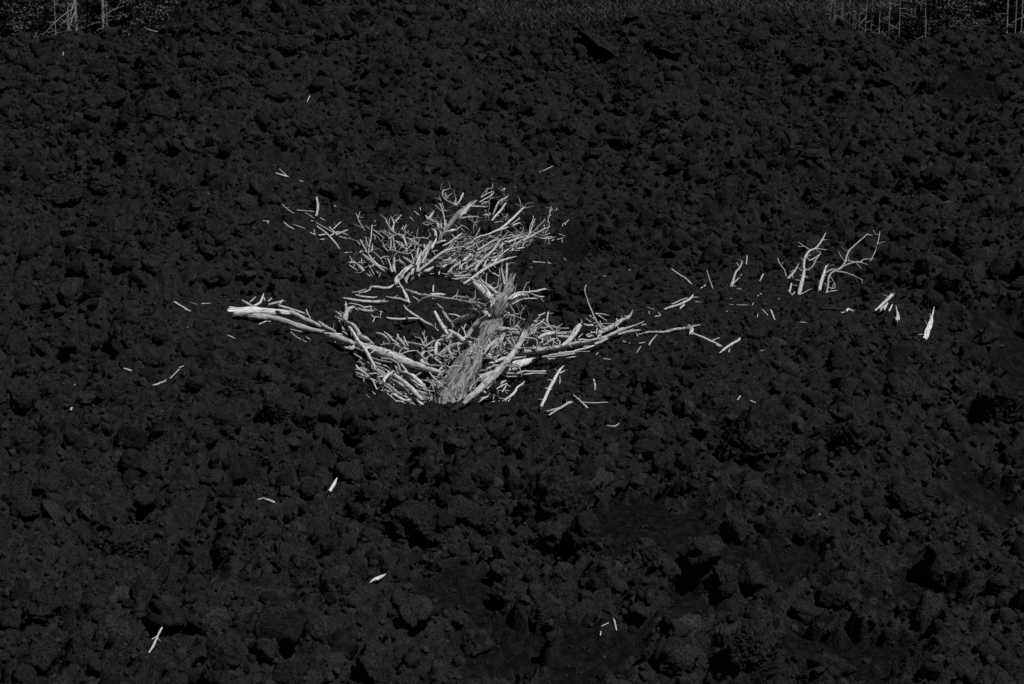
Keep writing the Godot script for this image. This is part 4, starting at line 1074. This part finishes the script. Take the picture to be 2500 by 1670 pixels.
	trace("loose", "D", [["1:1100 1080 12 1200 1060 24 1330 1060 30 1450 1035 32 1580 1020 30", "grey half buried log leading to a splintered end"], "0:1570 1000 20 1600 1030 40 1590 1080 40", "1:1600 1010 20 1670 992 12", ["0:1620 1075 16 1700 1110 24 1790 1150 24 1880 1190 14", "pale branch with a side twig beside the half buried log"], "0:1800 1140 14 1860 1115 10", "0:1840 1185 20 1880 1200 16",
		["0:1860 1265 10 1920 1215 24 1990 1170 26 2055 1130 22", "pale stick with a cut end pointing up the slope"], "0:1950 1260 10 1962 1225 8", "0,0,f:1190 1185 18 1215 1140 16 1265 1085 6", "0:1075 1255 8 1110 1200 10", "0:1100 1168 10 1145 1158 10", "0:1065 1070 10 1085 1100 8", "0:945 1150 18 1000 1165 12", "0:690 1275 12 700 1260 10", "0:765 1315 10 830 1322 8",
		"0:1410 460 12 1490 515 14 1540 545 14 1595 600 14", "0:1745 475 8 1765 540 10 1800 640 10", ["0:1345 840 20 1420 815 24 1500 790 26 1580 745 26 1615 700 10", "pale split branch lying on a black ledge"], "1:1420 790 16 1500 755 16 1560 735 16", "0:1490 830 20 1525 800 16", "1:1600 730 14 1665 725 8", "1:1640 770 14 1680 775 10",
		"0:2035 645 8 2065 648 8", "0:2128 330 10 2122 415 10", "0:2065 520 8 2080 505 6", "0:2250 570 10 2280 510 14", "0:1715 625 10 1735 605 10", "0:1685 645 10 1700 630 8", "1:2040 800 10 2150 803 8", "1:1960 795 10 1995 800 8", "1:1965 740 8 1985 740 8", "0:2180 800 8 2190 780 6", "0:2230 715 10 2270 690 8", "0:2230 890 8 2225 930 8", "1:2250 1240 8 2310 1230 8", "0:1935 865 14 1942 862 10",
		"0:1180 825 10 1240 845 12", "0:1190 865 8 1195 890 8", "0:1280 870 8 1300 900 8 1260 910 14", ["0:90 390 14 150 393 10 240 403 12", "straight white stick lying level on dark ash"], "0:380 355 10 410 385 5 440 402 4", "0:1000 470 6 1015 460 6", "0:755 525 5 775 525 5", "0:65 440 8 68 444 8"], "ground", alone)
	trace("loose", "C", [["0:1165 400 20 1180 340 22 1170 258 18", "short pale stick standing upright by fallen twigs"], "0:1020 355 8 1090 360 8 1165 368 7", "0:1085 375 5 1150 415 5", "0:905 310 5 950 350 6 1010 390 6", "0:925 455 14 960 485 16 995 500 10", "0:1000 468 7 1080 495 7", "0:765 438 8 800 440 8", "0:795 440 6 797 460 6", "0:1165 450 8 1250 500 10 1300 530 12", "0:1175 480 12 1240 530 14 1300 590 16 1345 650 8",
		"0:1270 555 10 1330 520 10 1400 540 8", "0:1300 495 8 1355 445 6", "0:1310 545 16 1400 510 14", "0:1125 530 12 1160 545 10", "0:1180 550 14 1240 540 12", "0:1155 540 6 1150 505 5", "0:1350 560 12 1395 575 10", "0:1270 490 14 1330 545 14", "0:1200 580 10 1240 575 8", "0:1390 682 6 1435 676 5", "0:1205 420 12 1235 435 6", "0:1130 437 8 1145 437 6"], "ground", "in the cluster of fallen twigs beside the rear dead tree")
	trace("loose", "C", ["0:865 75 14 930 95 18", "0:885 40 5 940 90 6", "0:1040 130 12 1085 145 12", "0:1310 325 10 1313 328 8", "1:310 228 6 350 228 5", "0:85 1060 16 140 1095 14 205 1130 10", "1:210 1062 6 250 1075 6", "0:285 1072 10 350 1068 8", "0:495 1315 10 550 1340 8", "0:120 1560 8 150 1548 6", "0:180 1250 5 185 1255 5", "0:250 1262 5 260 1255 5"], "ground", alone)
	trace("loose", "K2", ["0:2005 1035 16 2060 1050 14 2120 1075 12", "0:1960 1135 14 2080 1100 12", "0:2050 1140 20 2060 1190 16", "0:1950 530 12 1940 650 10", "0:2060 880 10 2075 840 10 2110 815 8", "0:2110 860 10 2140 800 10 2180 765 6", "0:1250 905 18 1285 930 16", "0:1165 140 18 1168 155 14", "0:425 243 18 465 243 18", "0:1860 1160 18 1900 1135 10", "0:1870 1110 10 1930 1080 8"], "ground", "beyond the tips of the rear dead tree")
	trace("loose", "K1", ["0:580 770 16 600 800 10", "0:1455 540 22 1465 570 16", "0:1340 590 14 1410 650 20 1435 670 12", "0:1270 720 34 1300 750 18 1335 785 12"], "ground", "beyond the tips of the rear dead tree")
	trace("loose", "L1", ["0:1420 440 5 1408 466 4", "1:288 255 4 291 240 4", "1:680 136 4 720 145 4"], "ground", alone)
	trace("loose", "L2", ["0:185 762 4 150 780 4 125 788 3"], "ground", alone)
	trace("loose", "L3", [["0:742 1190 10 725 1220 10 705 1265 12 685 1300 8", "bright crooked stick with a side stub on bare rubble"], "0:718 1230 6 697 1240 5", ["0,0,f:1545 503 6 1530 530 16 1512 562 14", "frayed upright chip of pale wood below the wood pile"], "0:1508 565 4 1504 585 4", "0:1185 600 4 1212 592 5", ["0,0,f:1212 596 6 1235 604 12 1255 614 14", "curved shell-like chip of pale wood"],
		["0,0,f:1768 942 4 1740 958 18 1720 968 20", "small wedge-shaped pale wood chip"], "0:670 92 6 710 75 12 755 58 10", "0:780 45 5 820 5 5", "0:323 190 8 330 178 8", "0:570 0 8 595 8 8", "0:340 78 5 343 74 5", "0:745 194 5 750 194 5"], "ground", alone)
	trace("loose", "L4", ["0:340 175 10 310 145 8 282 122 6", "1:330 155 7 380 158 8 435 155 6", "0:165 195 6 230 175 10 265 155 8", "0:375 50 8 380 75 10 380 98 4", "0:1035 143 5 1045 128 6", "0:1095 148 6 1112 155 8 1125 166 6", "0:440 262 5 470 265 8 490 252 5", ["0:467 1150 9 472 1170 9 478 1195 8", "thin white stick leaning on stones by bare ash"], "0:405 1222 6 408 1205 6", "0:412 1180 4 440 1167 4", "0:1408 668 8 1412 672 8",
		"0:2108 1128 5 2110 1138 5"], "ground", alone)
	print("pieces ", pieces.size())

# ---------------------------------------------------------------- the wood behind the crest
func quad_cloud(list: Array) -> ArrayMesh:      # many small two-sided blades: [root, tip, half width vector]
	var v := PackedVector3Array()
	var nr := PackedVector3Array()
	for q in list:
		var a: Vector3 = q[0]
		var b: Vector3 = q[1]
		var w: Vector3 = q[2]
		var n := (b - a).cross(w).normalized()
		if n.y < 0: n = -n
		v.append(a - w); v.append(b); v.append(a + w)
		for i in 3: nr.append(n)
	var arr := []
	arr.resize(Mesh.ARRAY_MAX)
	arr[Mesh.ARRAY_VERTEX] = v
	arr[Mesh.ARRAY_NORMAL] = nr
	var am := ArrayMesh.new()
	am.add_surface_from_arrays(Mesh.PRIMITIVE_TRIANGLES, arr)
	return am

func pine(called: String, sd: int, height: float, first: float, trunk_r: float, trunk_m: Material, leaf_m: Material) -> Node3D:
	var r := RandomNumberGenerator.new()
	r.seed = sd
	var root := Node3D.new()
	root.name = called
	var trunk := MeshInstance3D.new()
	trunk.name = "trunk"
	trunk.mesh = limb([Vector3(0, -0.5, 0), Vector3(r.randf_range(-0.1, 0.1), height * 0.5, 0.05), Vector3(0, height, 0)], [trunk_r, trunk_r * 0.75, 0.03], sd, false, 1.0, false)
	trunk.material_override = trunk_m
	root.add_child(trunk)
	var blades: Array = []
	var v := PackedVector3Array(); var nr := PackedVector3Array(); var uv := PackedVector2Array(); var idx := PackedInt32Array()
	var y := first
	while y < height - 0.3:
		for k in 4:
			var an := r.randf() * TAU
			var ln := (0.35 + 0.30 * (height - y)) * r.randf_range(0.6, 1.1)
			ln = minf(ln, 2.4)
			var tip := Vector3(cos(an) * ln, -0.10 * ln + r.randf_range(-0.15, 0.2), sin(an) * ln)
			var b := Vector3(0, y + r.randf_range(-0.2, 0.2), 0)
			sweep([b, b + tip * 0.5 + Vector3(0, 0.08 * ln, 0), b + tip], [0.025, 0.017, 0.008], r, false, 0.5, v, nr, uv, idx)
			for i in int(26 * ln):
				var t := r.randf_range(0.25, 1.02)
				var c := b + tip * t + Vector3(r.randfn() * 0.12, r.randf_range(-0.05, 0.14), r.randfn() * 0.12)
				for j in 3:
					var d := Vector3(cos(an) * 0.5 + r.randfn() * 0.7, 0.1 + r.randf() * 0.35, sin(an) * 0.5 + r.randfn() * 0.7).normalized() * r.randf_range(0.10, 0.2)
					blades.append([c, c + d, d.cross(Vector3(r.randfn(), r.randfn(), r.randfn())).normalized() * 0.036])
		y += r.randf_range(0.28, 0.5)
	var arr := []
	arr.resize(Mesh.ARRAY_MAX)
	arr[Mesh.ARRAY_VERTEX] = v; arr[Mesh.ARRAY_NORMAL] = nr; arr[Mesh.ARRAY_TEX_UV] = uv; arr[Mesh.ARRAY_INDEX] = idx
	var bm := ArrayMesh.new()
	bm.add_surface_from_arrays(Mesh.PRIMITIVE_TRIANGLES, arr)
	var br := MeshInstance3D.new()
	br.name = "limbs"; br.mesh = bm; br.material_override = M.bark_dark
	root.add_child(br)
	var cr := MeshInstance3D.new()
	cr.name = "crown"; cr.mesh = quad_cloud(blades); cr.material_override = leaf_m
	root.add_child(cr)
	return root

func bare_trunk(called: String, sd: int, height: float, trunk_r: float, twiggy: float) -> Node3D:
	var r := RandomNumberGenerator.new()
	r.seed = sd
	var root := Node3D.new()
	root.name = called
	var trunk := MeshInstance3D.new()
	trunk.name = "trunk"
	trunk.mesh = limb([Vector3(0, -0.5, 0), Vector3(r.randf_range(-0.08, 0.08), height * 0.5, 0.0), Vector3(r.randf_range(-0.15, 0.15), height, 0)], [trunk_r, trunk_r * 0.8, trunk_r * 0.35], sd, false, 1.0, false)
	trunk.material_override = M.bark_pale
	root.add_child(trunk)
	var v := PackedVector3Array(); var nr := PackedVector3Array(); var uv := PackedVector2Array(); var idx := PackedInt32Array()
	var y := 0.3
	while y < height:
		if r.randf() < twiggy:
			var an := r.randf() * TAU
			var ln := r.randf_range(0.25, 1.1)
			var b := Vector3(0, y, 0)
			var tip := Vector3(cos(an) * ln, r.randf_range(-0.7, 0.5) * ln, sin(an) * ln)
			sweep([b, b + tip * 0.5 + Vector3(0, 0.05, 0), b + tip], [0.02, 0.014, 0.006], r, false, 0.5, v, nr, uv, idx)
			if ln > 0.6: sweep([b + tip * 0.6, b + tip * 0.8 + Vector3(0, 0.2, 0.1)], [0.01, 0.006], r, false, 0.5, v, nr, uv, idx)
		y += r.randf_range(0.05, 0.2)
	var arr := []
	arr.resize(Mesh.ARRAY_MAX)
	arr[Mesh.ARRAY_VERTEX] = v; arr[Mesh.ARRAY_NORMAL] = nr; arr[Mesh.ARRAY_TEX_UV] = uv; arr[Mesh.ARRAY_INDEX] = idx
	var bm := ArrayMesh.new()
	bm.add_surface_from_arrays(Mesh.PRIMITIVE_TRIANGLES, arr)
	var br := MeshInstance3D.new()
	br.name = "twigs"; br.mesh = bm; br.material_override = M.bark_pale
	root.add_child(br)
	return root

func plant(proto: Node3D, called: String, px: float, dist: float, size: float, label: String, category: String, group: String):
	var x := (px - 1250.0) / FPX * dist
	var o: Node3D = proto.duplicate()
	o.name = numbered(called)
	add_child(o)
	o.position = Vector3(x, far_y(x, -dist), -dist)
	o.rotation.y = rng.randf() * TAU
	o.scale = Vector3.ONE * size
	tag(o, label, category, group)

func build_forest():
	var lit: Array = []
	var dark: Array = []
	var bare: Array = []
	for i in 3: lit.append(pine("pine_tree", 40 + i, 7.5, 1.6 + 0.5 * i, 0.11, M.bark_dark, M.needles))
	for i in 2: dark.append(pine("pine_tree", 50 + i, 8.0, 0.4, 0.12, M.bark_dark, M.needles))
	for i in 4: bare.append(bare_trunk("bare_trunk", 60 + i, 8.0, 0.06, 0.5))
	# left: pines, and three pale bare trunks in front of them
	for px in [-120, -40, 15, 70, 120, 235, 300, 345, 395, 440, 480]:
		plant(lit[rng.randi() % 3], "pine_tree", px + rng.randf_range(-12, 12), rng.randf_range(108, 120), rng.randf_range(0.9, 1.15), "pine with grey tiered needles standing close behind the pale trunks", "tree", "pines behind the crest")
	for i in 26:
		plant(dark[i % 2], "pine_tree", -200 + i * 27.0 + rng.randf_range(-14, 14), rng.randf_range(122, 138), rng.randf_range(0.9, 1.2), "pine deep in the wood behind the pale trunks", "tree", "dark pines in the wood")
	for q in [[177, 104, 1.4], [198, 103, 1.9], [261, 105, 1.5], [147, 106, 0.6], [272, 104, 0.7], [430, 108, 0.5]]:
		plant(bare[rng.randi() % 4], "bare_trunk", q[0], q[1], q[2], "pale bare dead trunk standing before the dark pines", "tree", "pale bare trunks")
	# right: a stand of pale bare trunks before brush, dark pines at its edge
	var low: Array = []
	for i in 4: low.append(bare_trunk("bare_trunk", 70 + i, 3.0, 0.045, 0.6))
	for i in 26:
		var px := 2010.0 + 240.0 * (i + rng.randf()) / 26.0
		plant(low[rng.randi() % 4], "bare_trunk", px, rng.randf_range(112, 140), rng.randf_range(0.7, 1.3), "thin pale bare trunk in the stand beside the brushy hillside", "tree", "stand of thin bare trunks")
	for i in 22:
		plant(dark[i % 2], "pine_tree", 2230.0 + i * 22.0 + rng.randf_range(-12, 12), rng.randf_range(116, 140), rng.randf_range(0.9, 1.2), "pine at the edge of the brushy hillside", "tree", "dark pines by the hillside")
	for q in [[2447, 104, 0.9], [2466, 105, 0.7], [2481, 104, 1.0]]:
		plant(bare[rng.randi() % 4], "bare_trunk", q[0], q[1], q[2], "pale broken bare trunk before the dark pines by the hillside", "tree", "pale broken trunks by the hillside")
	# the leafless brush of the hillside, one grey mass
	var mm := MultiMesh.new()
	mm.transform_format = MultiMesh.TRANSFORM_3D
	mm.use_colors = true
	var r := RandomNumberGenerator.new()
	r.seed = 77
	var blades: Array = []
	for i in 110:
		var b := Vector3(r.randfn() * 0.35, 0, r.randfn() * 0.35)
		var h := r.randf_range(0.8, 2.2)
		var d := Vector3(r.randfn() * 0.22, 1.0, r.randfn() * 0.22).normalized() * h
		blades.append([b, b + d, Vector3(r.randfn(), 0, r.randfn()).normalized() * 0.022])
		for j in 4:
			var c := b + d * r.randf_range(0.3, 0.95)
			var e := Vector3(r.randfn() * 0.6, 0.6, r.randfn() * 0.6).normalized() * r.randf_range(0.2, 0.6)
			blades.append([c, c + e, e.cross(Vector3(r.randfn(), r.randfn(), r.randfn())).normalized() * 0.013])
	mm.mesh = quad_cloud(blades)
	var n := 8500
	mm.instance_count = n
	for i in n:
		var d := 128.0 + 60.0 * pow(r.randf(), 1.2)
		var x := r.randf_range(-0.30, 0.30) * d
		mm.set_instance_transform(i, Transform3D(Basis.from_euler(Vector3(0, r.randf() * TAU, 0)) * Basis.from_scale(Vector3.ONE * r.randf_range(0.6, 1.3)), Vector3(x, far_y(x, -d), -d)))
		var c := r.randf_range(0.6, 1.0)
		mm.set_instance_color(i, Color(c, c, c))
	M.brush.vertex_color_use_as_albedo = true
	var mi := MultiMeshInstance3D.new()
	mi.name = "hillside_brush"
	mi.multimesh = mm
	mi.material_override = M.brush
	add_child(mi)
	tag(mi, "grey leafless brush covering the hillside beyond the crest", "brush", "", "stuff")
